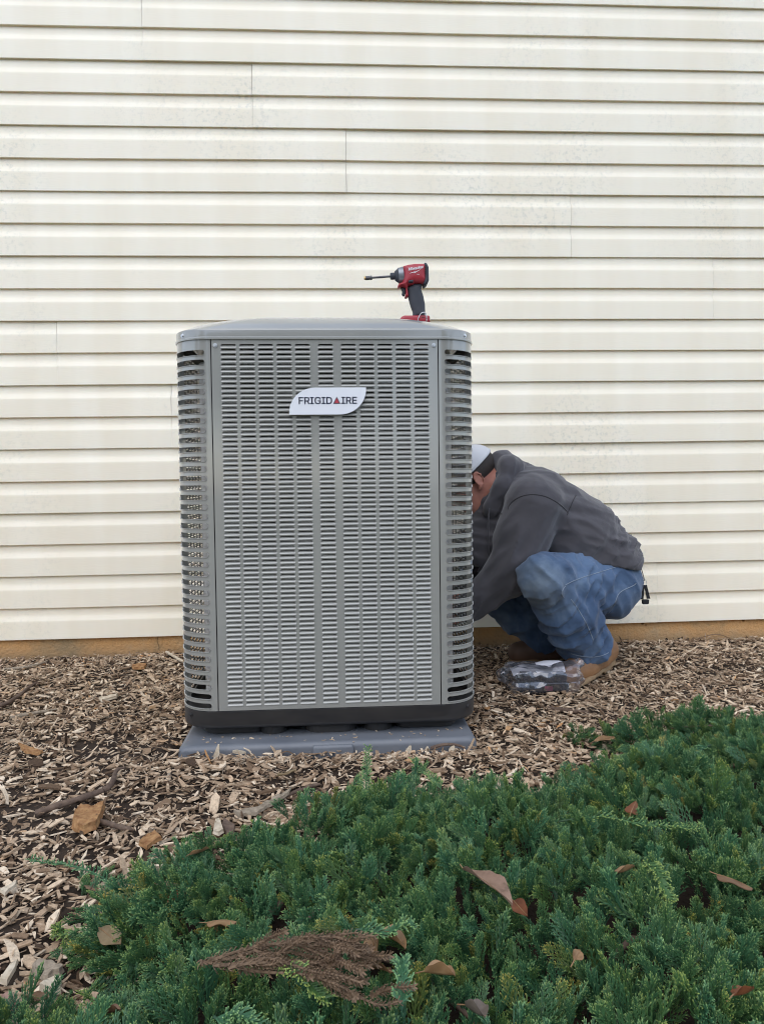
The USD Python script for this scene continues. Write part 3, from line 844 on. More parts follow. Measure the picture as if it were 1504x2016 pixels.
# woody stems under the foliage and a few long runners that stick out of it
for k in range(26):
    i = int(rng.integers(len(cand)))
    p0 = np.array([cand[i, 0], cand[i, 1]]); d0 = rng.normal(0, 1, 2); d0 /= np.linalg.norm(d0)
    n = 9; L = rng.uniform(0.18, 0.4)
    pts = np.array([[*(p0 + d0 * L * t + 0.02 * math.sin(5 * t + k) * np.array([-d0[1], d0[0]])), 0.0] for t in np.linspace(0, 1, n)])
    pts[:, 2] = np.maximum(canopy(pts[:, 0], pts[:, 1]) * rng.uniform(0.3, 0.7), 0.012)
    obj("branch", tube(pts, np.linspace(0.005, 0.002, n), 6), m_twig, jun, smooth=True)


def runner(pxs, seed):
    """A long shoot lying over the mat: a thin green stem with small twigs all along it."""
    r = np.random.default_rng(seed)
    pts = np.array([at_z(*p) for p in pxs])
    tt = np.linspace(0, 1, 28)
    cum = np.linspace(0, 1, len(pts))
    c = np.column_stack([np.interp(tt, cum, pts[:, i]) for i in range(3)])
    c[:, 2] += 0.004 * np.sin(tt * 7 + seed)
    ms = [tube(c, np.linspace(0.0016, 0.0008, len(c)), 5)]
    tips = [np.repeat(np.linspace(0.1, 0.8, len(c)), 5).tolist() + [0.1, 0.8]]
    for k in range(2, len(c)):
        for s in (-1, 1):
            d = c[min(k + 1, len(c) - 1)] - c[k - 1]; d /= np.linalg.norm(d)
            side = np.cross(d, [0, 0, 1.0]) * s
            v = d * 0.75 + side * r.uniform(0.5, 0.9) + np.array([0, 0, r.uniform(0.0, 0.5)]); v /= np.linalg.norm(v)
            L = r.uniform(0.008, 0.022) * (1.1 - 0.6 * k / len(c))
            q = c[k] + v * L
            ms.append(cyl(c[k], q, 0.0011, 0.0009, 4)); tips.append([0.3] * 4 + [0.85] * 4 + [0.3, 1.0])
            for j in (0.4, 0.7):
                w = v + r.normal(0, 0.5, 3); w /= np.linalg.norm(w)
                ms.append(cyl(c[k] + v * L * j, c[k] + v * L * j + w * 0.007, 0.0010, 0.0009, 4)); tips.append([0.4] * 4 + [0.9] * 4 + [0.4, 1.0])
    m = cat(ms)
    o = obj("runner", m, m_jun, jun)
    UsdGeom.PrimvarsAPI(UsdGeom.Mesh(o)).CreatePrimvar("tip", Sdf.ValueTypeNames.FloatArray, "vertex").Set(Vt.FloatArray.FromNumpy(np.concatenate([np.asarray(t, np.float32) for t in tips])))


for k, pxs in enumerate([[(250, 1750, .03), (190, 1725, .025), (130, 1703, .02), (62, 1690, .02)], [(720, 1570, .10), (722, 1525, .11), (724, 1472, .13)], [(1100, 1620, .13), (1200, 1612, .15), (1300, 1622, .14), (1365, 1638, .13)],
                         [(700, 1838, .16), (760, 1832, .165), (808, 1828, .165)], [(790, 1985, .17), (793, 1930, .175), (789, 1890, .17)], [(420, 2000, .15), (460, 2005, .15), (505, 2011, .15)], [(545, 1890, .17), (590, 1925, .17), (640, 1960, .16)],
                         [(1270, 1695, .15), (1300, 1730, .15), (1320, 1770, .14)], [(870, 1560, .11), (850, 1530, .12), (815, 1500, .12)], [(1400, 1470, .11), (1340, 1500, .12), (1370, 1520, .12)], [(160, 1835, .03), (120, 1838, .02), (112, 1836, .02)]]):
    runner(pxs, 300 + k)

# ------------------------------------------------------------------ wood chips
CHIP_RAMP = [(0.0, (0.05, 0.032, 0.021)), (0.12, (0.115, 0.075, 0.048)), (0.27, (0.225, 0.155, 0.102)), (0.45, (0.355, 0.258, 0.178)), (0.62, (0.475, 0.365, 0.262)), (0.77, (0.58, 0.465, 0.345)), (0.91, (0.76, 0.66, 0.53)), (0.955, (0.50, 0.28, 0.125)), (1.0, (0.29, 0.16, 0.095))]
CHIP_RAMP = [(t, (r * 1.02, g * 0.96, b * 0.87)) for t, (r, g, b) in CHIP_RAMP]


def chip_color(t):
    a = np.array([c[0] for c in CHIP_RAMP]); c = np.array([c[1] for c in CHIP_RAMP])
    return tuple(np.array([np.interp(t, a, c[:, k]) for k in range(3)]))


def chip_look(name, fixed=None):
    nodes = {"g": ("geometry", {}), "n": ("noise_texture", {"scale": 170.0, "detail": 4.0, "roughness": 0.7}), "r2": ("rgb_ramp", {"ramp": [(0.25, (0.55, 0.53, 0.52)), (0.5, (0.95, 0.95, 0.95)), (0.8, (1.35, 1.32, 1.28))]}),
             "m": ("mix_color", {"blend_type": "multiply", "fac": 1.0}), "b": ("bump", {"strength": 0.5, "distance": 0.002}), "p": ("principled_bsdf", {"roughness": 0.85, "specular_ior_level": 0.25})}
    links = [("g.position", "n.vector"), ("n.fac", "r2.fac"), ("r2.color", "m.b"), ("n.fac", "b.height"), ("b.normal", "p.normal"), ("m.result", "p.base_color")]
    if fixed is None:
        nodes["r"] = ("rgb_ramp", {"ramp": CHIP_RAMP})
        nodes["at"] = ("attribute", {"attribute": "tone"})
        links += [("at.fac", "r.fac"), ("r.color", "m.a")]
    else:
        nodes["m"] = ("mix_color", {"blend_type": "multiply", "fac": 1.0, "a": fixed})
    return usdkit.material(stage, "/World/Looks/" + name, nodes, links, surface="p.BSDF")


m_chips = chip_look("mixed_wood_chip", None)
CHIP_T = np.array([0.04, 0.14, 0.24, 0.34, 0.43, 0.52, 0.60, 0.68, 0.76, 0.84, 0.90, 0.95, 0.99])
m_chip = [chip_look(f"wood_chip_{'abcdefghijklm'[k]}", chip_color(t)) for k, t in enumerate(CHIP_T)]


def chip(r, L, W, T, shape=None):
    """A torn splinter of wood: uneven outline, wedge ends, slight bend."""
    kind = r.random() if shape is None else shape
    n = 5 if kind < 0.5 else 4
    u = np.linspace(-0.5, 0.5, n)
    if kind < 0.35:
        wd = np.array([0.12, 0.8, 1.0, 0.75, 0.15])[:n] if n == 5 else np.array([0.3, 1, 0.9, 0.3])
    elif kind < 0.5:
        wd = np.array([0.65, 0.95, 1.0, 0.9, 0.25])
    else:
        wd = np.array([0.75, 1.0, 0.95, 0.7]) * r.uniform(0.8, 1.1, 4)
    lo = -0.5 * wd * r.uniform(0.65, 1.1, n); hi = 0.5 * wd * r.uniform(0.65, 1.1, n)
    bend = r.normal(0, 0.10) * L
    zz = bend * (u * u * 4 - 0.5)
    skew = r.normal(0, 0.25) * W
    x = u * L
    tt = T * np.clip(wd + 0.15, 0.25, 1)
    A = np.column_stack([x + r.normal(0, 0.05 * L, n), lo * W + skew * u, zz + tt / 2]); B = np.column_stack([x + r.normal(0, 0.05 * L, n), hi * W + skew * u, zz + tt / 2 * r.uniform(0.3, 1.0)])
    C = A - np.column_stack([np.zeros(n), np.zeros(n), tt]); D = B - np.column_stack([np.zeros(n), np.zeros(n), tt])
    v = np.vstack([A, B, C, D])
    i = np.arange(n - 1)
    f = np.vstack([np.stack([i, i + 1, i + 1 + n, i + n], 1), np.stack([i + 2 * n, i + 3 * n, i + 3 * n + 1, i + 2 * n + 1], 1), np.stack([i, i + 2 * n, i + 2 * n + 1, i + 1], 1), np.stack([i + n, i + n + 1, i + 3 * n + 1, i + 3 * n], 1), [[0, n, 3 * n, 2 * n]], [[n - 1, 3 * n - 1, 4 * n - 1, 2 * n - 1]]])
    return v, np.vstack([f[:, [0, 1, 2]], f[:, [0, 2, 3]]])


protos = []
for k in range(60):
    L = 1.0
    W = rng.choice([rng.uniform(0.10, 0.2), rng.uniform(0.22, 0.42), rng.uniform(0.4, 0.75)], p=[0.40, 0.46, 0.14])
    protos.append(chip(rng, 1.0, W, rng.uniform(0.05, 0.14)))
N = 125000
cx = rng.uniform(-2.1, 2.45, N); cy = rng.uniform(0.75, YW - 0.012, N)
dj = jun_depth(cx, cy)
inpad = (abs(cx - PADX) < PAD_W / 2 + 0.006) & (cy > PAD_Y0 - 0.006) & (cy < PAD_Y1 + 0.006)
patch = meshkit.fbm(np.column_stack([cx * 2.6, cy * 2.6, np.zeros(N)]), 3, 71)
bare = np.zeros(N)
for bxp, byp, br in ((30, 1608, 0.13), (330, 1480, 0.07), (180, 1470, 0.10), (1030, 1355, 0.06)):
    c = at_z(bxp, byp, 0)
    bare = np.maximum(bare, np.exp(-((cx - c[0]) ** 2 + (cy - c[1]) ** 2) / br ** 2))
keep = (dj < 0.05) & ~inpad & (rng.random(N) > 0.75 * bare) & (rng.random(N) < 0.55 + 0.9 * patch)
cx, cy = cx[keep], cy[keep]
n = len(cx)
pile = np.exp(-((cy - (PAD_Y0 - 0.05)) / 0.05) ** 2) * (abs(cx - PADX) < 0.5)
size = np.clip(np.where(rng.random(n) < 0.34, np.exp(rng.normal(math.log(0.0095), 0.3, n)), np.exp(rng.normal(math.log(0.0185), 0.46, n))), 0.005, 0.048)
far = np.clip((cy - 1.2) / 1.6, 0, 1)
size *= 1.08 - 0.18 * far
yaw = rng.uniform(0, 2 * PI, n); tiltx = rng.normal(0, 0.24, n); tilty = rng.normal(0, 0.19, n)
steep = rng.random(n) < 0.06
tilty = np.where(steep, rng.uniform(0.5, 1.2, n), tilty)
rot = Rotation.from_euler("xyz", np.column_stack([tiltx, tilty, yaw])).as_matrix()
cz = ground_z(cx, cy) + rng.random(n) ** 1.6 * 0.016 + 0.002 + np.where(steep, 0.2 * size, 0)
pk = rng.integers(len(protos), size=n)
ctr = np.column_stack([cx, cy, cz])
pxl, dep = project(ctr)
inframe = (pxl[:, 0] > 0) & (pxl[:, 0] < 1504) & (pxl[:, 1] > 0) & (pxl[:, 1] < 2016) & (dj[keep] < -0.01)
rank = np.argsort(-np.where(inframe, size / dep * np.array([protos[k][0][:, 1].ptp() if hasattr(protos[k][0], "ptp") else np.ptp(protos[k][0][:, 1]) for k in pk]) ** 0.5, 0))
picked = set(rank[:285].tolist())
VV, FF, TT, off = [], [], [], 0
tone = np.clip(rng.beta(1.5, 1.15, n) - 0.10 * (1 - patch[keep]), 0.01, 1)
for k in range(n):
    v, f = protos[pk[k]]
    w = (v * size[k] * [1, 1, 0.8 if size[k] < 0.05 else 0.55]) @ rot[k].T + ctr[k]
    if k in picked:
        obj("wood_chip", tm(w, f), m_chip[int(np.argmin(abs(CHIP_T - tone[k])))], mulch)
    else:
        VV.append(w); FF.append(f + off); TT.append(np.full(len(w), tone[k])); off += len(w)
for k in range(60):                 # crumbs of mulch on the pad round the unit
    v, f = protos[int(rng.integers(len(protos)))]
    bxx = PADX + rng.uniform(-0.37, 0.37); byy = PAD_Y0 + rng.uniform(0.008, 0.075) if rng.random() < 0.85 else PAD_Y0 + rng.uniform(0.1, 0.5)
    w = (v * rng.uniform(0.004, 0.013)) @ Rotation.from_euler("xyz", [rng.normal(0, 0.1), rng.normal(0, 0.1), rng.uniform(0, 6)]).as_matrix().T + [bxx, byy, PAD_Z + 0.0012 - (0.004 if byy < PAD_Y0 + 0.012 else 0)]
    VV.append(w); FF.append(f + off); TT.append(np.full(len(w), rng.uniform(0.5, 0.92))); off += len(w)
o = obj("wood_chips", tm(np.vstack(VV), np.vstack(FF)), m_chips, mulch, kind="stuff")
UsdGeom.PrimvarsAPI(UsdGeom.Mesh(o)).CreatePrimvar("tone", Sdf.ValueTypeNames.FloatArray, "vertex").Set(Vt.FloatArray.FromNumpy(np.concatenate(TT).astype(np.float32)))

# ------------------------------------------------------------------ implicit surfaces for bodies, cloth and moulded things
def surface_nets(f, lo, hi, step):
    """Mesh of f(points) = 0 (negative inside) on a regular grid, one vertex per crossed cell."""
    lo, hi = np.asarray(lo, float), np.asarray(hi, float)
    dims = np.ceil((hi - lo) / step).astype(int) + 1
    ax = [lo[k] + step * np.arange(dims[k]) for k in range(3)]
    val = np.empty(dims)
    for i in range(0, dims[0], 24):
        g = np.stack(np.meshgrid(ax[0][i:i + 24], ax[1], ax[2], indexing="ij"), -1)
        val[i:i + 24] = f(g.reshape(-1, 3)).reshape(g.shape[:3])
    ins = val < 0
    corners = [(a, b, c) for a in (0, 1) for b in (0, 1) for c in (0, 1)]
    n = dims - 1
    cnt = sum(ins[a:a + n[0], b:b + n[1], c:c + n[2]].astype(np.int8) for a, b, c in corners)
    act = (cnt > 0) & (cnt < 8)
    I, J, K = np.nonzero(act)
    acc, num = np.zeros((len(I), 3)), np.zeros(len(I))
    for p in range(8):
        for q in range(p + 1, 8):
            a, b = np.array(corners[p]), np.array(corners[q])
            if abs(a - b).sum() != 1:
                continue
            va = val[I + a[0], J + a[1], K + a[2]]; vb = val[I + b[0], J + b[1], K + b[2]]
            m = (va < 0) != (vb < 0)
            t = np.where(m, va / np.where(m, va - vb, 1), 0)
            acc += m[:, None] * (a + t[:, None] * (b - a)); num += m
    v = lo + step * (np.stack([I, J, K], -1) + acc / num[:, None])
    index = -np.ones(n, int); index[I, J, K] = np.arange(len(I))
    faces = []
    for ax_ in range(3):
        u, w = (ax_ + 1) % 3, (ax_ + 2) % 3
        sl = [slice(None)] * 3; sl[ax_] = slice(0, dims[ax_] - 1); s1 = [slice(None)] * 3; s1[ax_] = slice(1, dims[ax_])
        a, b = ins[tuple(sl)], ins[tuple(s1)]
        E = np.argwhere(a != b)
        E = E[(E[:, u] > 0) & (E[:, w] > 0) & (E[:, u] < dims[u] - 1) & (E[:, w] < dims[w] - 1)]
        fwd = a[tuple(E.T)]
        du, dw = np.zeros(3, int), np.zeros(3, int); du[u] = 1; dw[w] = 1
        quad = np.stack([index[tuple((E - du - dw).T)], index[tuple((E - dw).T)], index[tuple(E.T)], index[tuple((E - du).T)]], 1)
        quad = np.where(fwd[:, None], quad, quad[:, ::-1])
        faces.append(quad)
    return tm(v, np.vstack(faces))


def relax(m, iterations=4):
    """Taubin smoothing, in place."""
    from scipy.sparse import coo_matrix, diags
    e = np.vstack([m.faces[:, [0, 1]], m.faces[:, [1, 2]], m.faces[:, [2, 0]]])
    e = np.unique(np.sort(e, 1), axis=0)
    n = len(m.vertices)
    A = coo_matrix((np.ones(2 * len(e)), (np.r_[e[:, 0], e[:, 1]], np.r_[e[:, 1], e[:, 0]])), shape=(n, n)).tocsr()
    D = diags(1 / np.maximum(np.asarray(A.sum(1)).ravel(), 1))
    v = np.array(m.vertices)
    for _ in range(iterations):
        for w in (0.5, -0.52):
            v = v + w * (D @ (A @ v) - v)
    m.vertices = v


def smin(a, b, k):
    h = np.clip(0.5 + 0.5 * (b - a) / k, 0, 1)
    return b * (1 - h) + a * h - k * h * (1 - h)


def cone_d(p, a, b, ra, rb):
    """Distance to a limb that tapers from ra at a to rb at b."""
    a, b = np.asarray(a, float), np.asarray(b, float)
    ab = b - a
    t = np.clip((p - a) @ ab / (ab @ ab), 0, 1)
    return np.linalg.norm(p - a - t[:, None] * ab, axis=1) - (ra + (rb - ra) * t)


def ell_d(p, c, axes, r):
    """Roughly the distance to an ellipsoid with unit axes (rows) and radii r."""
    q = (p - c) @ np.asarray(axes, float).T
    r = np.asarray(r, float)
    k0 = np.linalg.norm(q / r, axis=1); k1 = np.linalg.norm(q / r ** 2, axis=1)
    return k0 * (k0 - 1) / np.maximum(k1, 1e-9)


def blend(ds, k):
    out = ds[0]
    for d in ds[1:]:
        out = smin(out, d, k)
    return out


def puff(poly, h, r, step, y0, ref):
    """A moulded body: the outline poly (x, z) thickened to +-h about y0 with edges rounded by r."""
    x0, z0, x1, z1 = poly.bounds
    nx, nz = int((x1 - x0) / step) + 8, int((z1 - z0) / step) + 8
    gx_, gz_ = x0 - 3.5 * step + step * np.arange(nx), z0 - 3.5 * step + step * np.arange(nz)
    A, B = np.meshgrid(gx_, gz_, indexing="ij")
    pts = shapely.points(A.ravel(), B.ravel())
    d = shapely.distance(poly.boundary, pts)
    d = np.where(shapely.contains(poly, pts), -d, d).reshape(A.shape)

    def f(p):
        i = np.clip(np.rint((p[:, 0] - gx_[0]) / step).astype(int), 0, nx - 1); k = np.clip(np.rint((p[:, 2] - gz_[0]) / step).astype(int), 0, nz - 1)
        d2 = d[i, k]
        dy = abs(p[:, 1]) - h
        qx, qy = d2 + r, dy + r
        return np.minimum(np.maximum(qx, qy), 0) + np.hypot(np.maximum(qx, 0), np.maximum(qy, 0)) - r

    m = surface_nets(f, [gx_[0], -h - 3 * step, gz_[0]], [gx_[-1], h + 3 * step, gz_[-1]], step)
    relax(m, iterations=6)
    m.apply_translation([0, y0, 0])
    return m


# ------------------------------------------------------------------ impact driver on the lid
DY = 2.190
m_tool_red = mat("tool_red", (0.30, 0.022, 0.032), 0.42, var=(0.36, 0.03, 0.04), scale=20, bump=0.05, bscale=600, bdist=0.001)
m_rubber = mat("grip_rubber", (0.028, 0.031, 0.040), 0.65, var=(0.045, 0.047, 0.055), scale=30, bump=0.2, bscale=900, bdist=0.001)
m_steel = mat("dark_steel", (0.10, 0.10, 0.105), 0.35, metal=0.9)
m_nose = mat("grey_nose", (0.20, 0.21, 0.225), 0.35, metal=0.5)
m_brass = mat("brass_tip", (0.55, 0.36, 0.14), 0.35, metal=0.7)
m_white = mat("white_print", (0.75, 0.74, 0.74), 0.5)


def T(zx, zy):                      # drill outline: read at 8.356 times enlargement from (700, 500)
    p = at_y(700 + zx / 8.356, 500 + zy / 8.356, DY)
    return (p[0], p[2])


def TP(*pts):
    return Polygon([T(*p) for p in pts]).buffer(0)


foot = T(990, 1141)
drill = thing("impact_driver", "red and black cordless impact driver without battery standing on the lid", "power tool", (T(980, 1141)[0], DY, T(980, 1141)[1]))
housing = TP((775, 215), (860, 192), (960, 178), (1115, 176), (1150, 190), (1168, 240), (1170, 440), (1150, 500), (1090, 505), (960, 500), (935, 528), (862, 536), (850, 580), (866, 705), (838, 722), (806, 712), (826, 640), (816, 566), (772, 548), (700, 566), (688, 532), (712, 494), (764, 478))
obj("housing", puff(housing, 0.030, 0.021, 0.0013, DY, 0), m_tool_red, drill, smooth=60)
obj("rear_cap", puff(TP((1116, 172), (1156, 182), (1186, 240), (1192, 460), (1172, 512), (1128, 540), (1105, 520), (1118, 420), (1112, 260)), 0.0315, 0.012, 0.0013, DY, 0), m_rubber, drill, smooth=60)
for z_ in (232, 262, 292, 322, 352):
    a_, b_ = T(1118, z_), T(1138, z_ + 12)
    obj("vent_slot", bx(a_[0], b_[0], DY - 0.0322, DY - 0.0300, b_[1], a_[1]), m_dark, drill)
obj("grip", puff(TP((866, 540), (950, 500), (1098, 500), (1076, 590), (1112, 700), (1138, 830), (1146, 1052), (944, 1052), (940, 950), (902, 850), (868, 720), (852, 580)), 0.0185, 0.014, 0.0013, DY, 0), m_rubber, drill, smooth=60)
obj("trigger", puff(TP((735, 556), (812, 552), (824, 640), (806, 690), (786, 696), (758, 668), (766, 620), (752, 580)), 0.0085, 0.006, 0.0011, DY, 0), m_rubber, drill, smooth=60)
obj("direction_switch", puff(TP((852, 474), (934, 468), (928, 506), (860, 508)), 0.0345, 0.004, 0.0011, DY, 0), m_rubber, drill, smooth=60)
axis_z = lambda zx: T(zx, 395 - (zx - 150) * 0.072)
cxs = lambda zx: np.array([axis_z(zx)[0], DY, axis_z(zx)[1]])
obj("nose_ring", cat([cyl(cxs(782), cxs(766), 0.0242, 0.0242, 28), cyl(cxs(768), cxs(700), 0.0238, 0.0215, 28)]), m_nose, drill, smooth=35)
obj("nose", cyl(cxs(704), cxs(646), 0.0206, 0.0128, 28), m_rubber, drill, smooth=35)
obj("chuck_collar", cat([cyl(cxs(648), cxs(640), 0.0085, n=20), cyl(cxs(640), cxs(578), 0.0096, 0.0096, 20), cyl(cxs(578), cxs(570), 0.0096, 0.007, 20)]), m_rubber, drill, smooth=35)
bit = obj("bit_extension", cat([cyl(cxs(572), cxs(268), 0.0033, n=6)]), m_steel, drill)
obj("socket", cat([cyl(cxs(270), cxs(242), 0.0062, n=16), cyl(cxs(242), cxs(232), 0.0048, n=16), cyl(cxs(232), cxs(164), 0.0056, n=16)]), m_steel, bit, smooth=35)
obj("tip", cyl(cxs(166), cxs(140), 0.0050, n=16), m_brass, bit, smooth=35)
obj("battery_foot", puff(TP((745, 1062), (790, 1042), (1180, 1042), (1202, 1060), (1206, 1150), (700, 1150), (720, 1090)), 0.034, 0.007, 0.0014, DY, 0), m_tool_red, drill, smooth=60)
obj("latch", puff(TP((655, 1112), (690, 1078), (745, 1066), (768, 1092), (760, 1150), (665, 1150)), 0.014, 0.004, 0.0012, DY, 0), m_rubber, drill, smooth=60)
clip_px = [(1000, 1138), (1015, 1085), (1045, 1030), (1075, 1006), (1110, 1004), (1134, 1030), (1142, 1080), (1142, 1140)]
clip_pts = np.array([[T(*p)[0], DY - 0.037, T(*p)[1]] for p in clip_px])
tt = np.linspace(0, 1, 30)
from scipy.interpolate import CubicSpline
clip_pts = CubicSpline(np.linspace(0, 1, len(clip_pts)), clip_pts)(tt)
obj("belt_clip", tube(clip_pts, 0.0013, 6), m_screw, drill, smooth=True)
obj("foot_slot", cat([bx(T(1050, 0)[0], T(1098, 0)[0], DY - 0.0345, DY - 0.0335, T(0, 1082)[1], T(0, 1070)[1])]), m_dark, drill)
script_ = meshkit.text_mesh("Milwaukee", 0.0068, 0.0004, True)
script_.apply_transform(np.array([[0.93, 0.28, 0, 0], [0, 1, 0, 0], [0, 0, 1, 0], [0, 0, 0, 1.0]]))
script_.apply_transform(trimesh.transformations.rotation_matrix(math.radians(9), [0, 0, 1]))
w_ = script_.bounds[1][0] - script_.bounds[0][0]
s_ = (T(1090, 0)[0] - T(848, 0)[0]) / w_
script_.apply_scale([s_, s_ * 1.15, 1])
lo_ = T(848, 318)
obj("maker_lettering", upright(script_, lo_[0], DY - 0.0303, lo_[1]), m_white, drill)
bolt = Polygon([(p[0] - T(870, 360)[0], p[1] - T(870, 360)[1]) for p in (T(870, 362), T(960, 330), T(955, 342), T(1045, 300), T(950, 356), T(956, 343))]).buffer(0.0002)
obj("lightning_mark", upright(extrude(bolt, 0.0004), T(870, 360)[0], DY - 0.0303, T(870, 360)[1]), m_white, drill)
sub = meshkit.text_mesh("FUEL", 0.0022, 0.0003)
obj("small_lettering", upright(sub, T(990, 385)[0], DY - 0.0303, T(990, 385)[1]), m_white, drill)

# ------------------------------------------------------------------ the crouching man
def J(px, py, y):
    return at_y(px, py, y)


hipL, hipR = J(1192, 1150, 2.70), J(1192, 1142, 2.86)
pelvis = J(1200, 1143, 2.78)
kneeL, ankL = J(1070, 1143, 2.46), J(1160, 1283, 2.64)
kneeR, ankR = J(945, 1128, 2.92), J(1090, 1268, 2.84)
shL, shR = J(1052, 992, 2.60), J(1045, 985, 2.95)
elL, wrL = J(1012, 1112, 2.60), J(915, 1200, 2.66)
elR, wrR = J(985, 1110, 2.98), J(912, 1170, 2.84)
chest, waist = J(1046, 994, 2.775), J(1118, 1048, 2.78)
neck0, headc = J(996, 960, 2.775), J(928, 944, 2.775)
hf = np.array([-0.80, 0.0, -0.60]); hf /= np.linalg.norm(hf)           # where the face points
hs = np.array([0, -1.0, 0])                                            # towards his left ear
hu = np.cross(hf, hs) * -1
hu = hu if hu[2] > 0 else -hu
man = thing("person", "man in charcoal hoodie, jeans and tan boots crouching behind the air conditioner", "person", ((ankL[0] + ankR[0]) / 2, 2.75, 0))


def head_pt(f, s, u):
    return headc + hf * f + hs * s + hu * u


HAX = np.array([hf, hs, hu])


def hand_d(p, wrist, fwd, up, side):
    """A palm and five bent fingers; side points to the thumb."""
    fwd, up, side = (np.asarray(x, float) / np.linalg.norm(x) for x in (fwd, up, side))
    palm = wrist + fwd * 0.05
    ds = [cone_d(p, wrist, wrist + fwd * 0.03, 0.026, 0.030)]
    for k in range(4):
        o = side * (0.030 - 0.020 * k)
        base = wrist + fwd * (0.085 - 0.004 * abs(k - 1)) + o
        ds.append(cone_d(p, wrist + fwd * 0.02 + o * 0.7, base, 0.0155, 0.0125))
    d = blend(ds, 0.014)
    for k in range(4):
        o = side * (0.031 - 0.0205 * k)
        base = wrist + fwd * (0.085 - 0.004 * abs(k - 1)) + o
        L = [0.040, 0.045, 0.042, 0.033][k]
        m1 = base + (fwd * 0.85 - up * 0.5) * L
        m2 = m1 + (fwd * 0.35 - up * 0.94) * L * 0.68
        m3 = m2 + (-fwd * 0.1 - up * 0.99) * L * 0.5
        fd = np.minimum(np.minimum(cone_d(p, base, m1, 0.0095, 0.0088), cone_d(p, m1, m2, 0.0088, 0.0080)), cone_d(p, m2, m3, 0.0080, 0.0068))
        d = smin(d, fd, 0.004)
    t0 = wrist + fwd * 0.03 + side * 0.026
    t1 = t0 + (fwd * 0.6 + side * 0.7 - up * 0.35) * 0.045
    t2 = t1 + (fwd * 0.85 + side * 0.05 - up * 0.5) * 0.034
    return smin(d, np.minimum(cone_d(p, t0, t1, 0.014, 0.0105), cone_d(p, t1, t2, 0.0105, 0.008)), 0.008)


wdirL = (wrL - elL) / np.linalg.norm(wrL - elL)
wdirR = (wrR - elR) / np.linalg.norm(wrR - elR)


def body_sdf(p):
    head = [ell_d(p, head_pt(-0.012, 0, 0.034), HAX, (0.095, 0.075, 0.074)), ell_d(p, head_pt(0.028, 0, -0.040), HAX, (0.064, 0.060, 0.082)), ell_d(p, head_pt(0.050, 0, -0.088), HAX, (0.036, 0.036, 0.026))]
    d = blend(head, 0.03)
    d = smin(d, cone_d(p, head_pt(0.088, 0, 0.006), head_pt(0.106, 0, -0.030), 0.009, 0.0135), 0.012)                 # nose
    for s in (-1, 1):
        d = smin(d, ell_d(p, head_pt(0.083, 0.031 * s, 0.024), HAX, (0.012, 0.024, 0.007)), 0.012)                   # brow
        d = smin(d, ell_d(p, head_pt(0.076, 0.036 * s, -0.022), HAX, (0.014, 0.018, 0.014)), 0.02)                   # cheek
        eye = np.linalg.norm(p - head_pt(0.088, 0.031 * s, 0.008), axis=1) - 0.012
        d = -smin(-d, eye, 0.008)                                                                                     # eye socket
        ec = head_pt(-0.010, 0.079 * s, -0.004)
        q = (p - ec) @ HAX.T                                                                                          # ear: a tilted dish with a rim
        back = q[:, 0] + 0.1 * q[:, 2]
        rim = np.sqrt((np.hypot(q[:, 0] / 0.62, q[:, 2]) - 0.0245) ** 2 + (q[:, 1] * s - 0.006 - 0.30 * np.clip(-back, 0, 1)) ** 2) - 0.0052
        dish = ell_d(p, ec + hs * s * 0.000, HAX, (0.014, 0.008, 0.024))
        lobe = np.linalg.norm(p - head_pt(0.004, 0.080 * s, -0.034), axis=1) - 0.0085
        d = smin(d, smin(smin(dish, rim, 0.004), lobe, 0.008), 0.004)
    for u, k in ((-0.050, 0.0052), (-0.062, 0.0062)):                                                                 # lips
        d = smin(d, cone_d(p, head_pt(0.089, -0.020, u), head_pt(0.089, 0.020, u), k, k), 0.006)
    d = smin(d, cone_d(p, head_pt(-0.030, 0, -0.045), neck0, 0.058, 0.066), 0.03)
    torso = blend([cone_d(p, neck0, chest, 0.06, 0.12), cone_d(p, chest + [0, 0.07, 0], waist + [0, 0.06, 0], 0.10, 0.10), cone_d(p, chest - [0, 0.07, 0], waist - [0, 0.06, 0], 0.10, 0.10), cone_d(p, waist, pelvis, 0.11, 0.11),
                   cone_d(p, shL, shR, 0.06, 0.06)], 0.05)
    d = smin(d, torso, 0.04)
    for s_, e_, w_ in ((shL, elL, wrL), (shR, elR, wrR)):
        d = smin(d, np.minimum(cone_d(p, s_, e_, 0.055, 0.043), cone_d(p, e_, w_, 0.043, 0.028)), 0.025)
    for h_, k_, a_ in ((hipL, kneeL, ankL), (hipR, kneeR, ankR)):
        d = smin(d, np.minimum(cone_d(p, h_, k_, 0.082, 0.052), cone_d(p, k_, a_, 0.052, 0.038)), 0.03)
    d = smin(d, hand_d(p, wrL, wdirL, [0.1, 0.2, 1.0], [0.1, 1.0, 0.0]), 0.012)
    d = smin(d, hand_d(p, wrR, wdirR, [0.1, -0.2, 1.0], [0.1, -1.0, 0.0]), 0.012)
    return d


def bounds(pts, m):
    pts = np.array(pts)
    return pts.min(0) - m, pts.max(0) + m


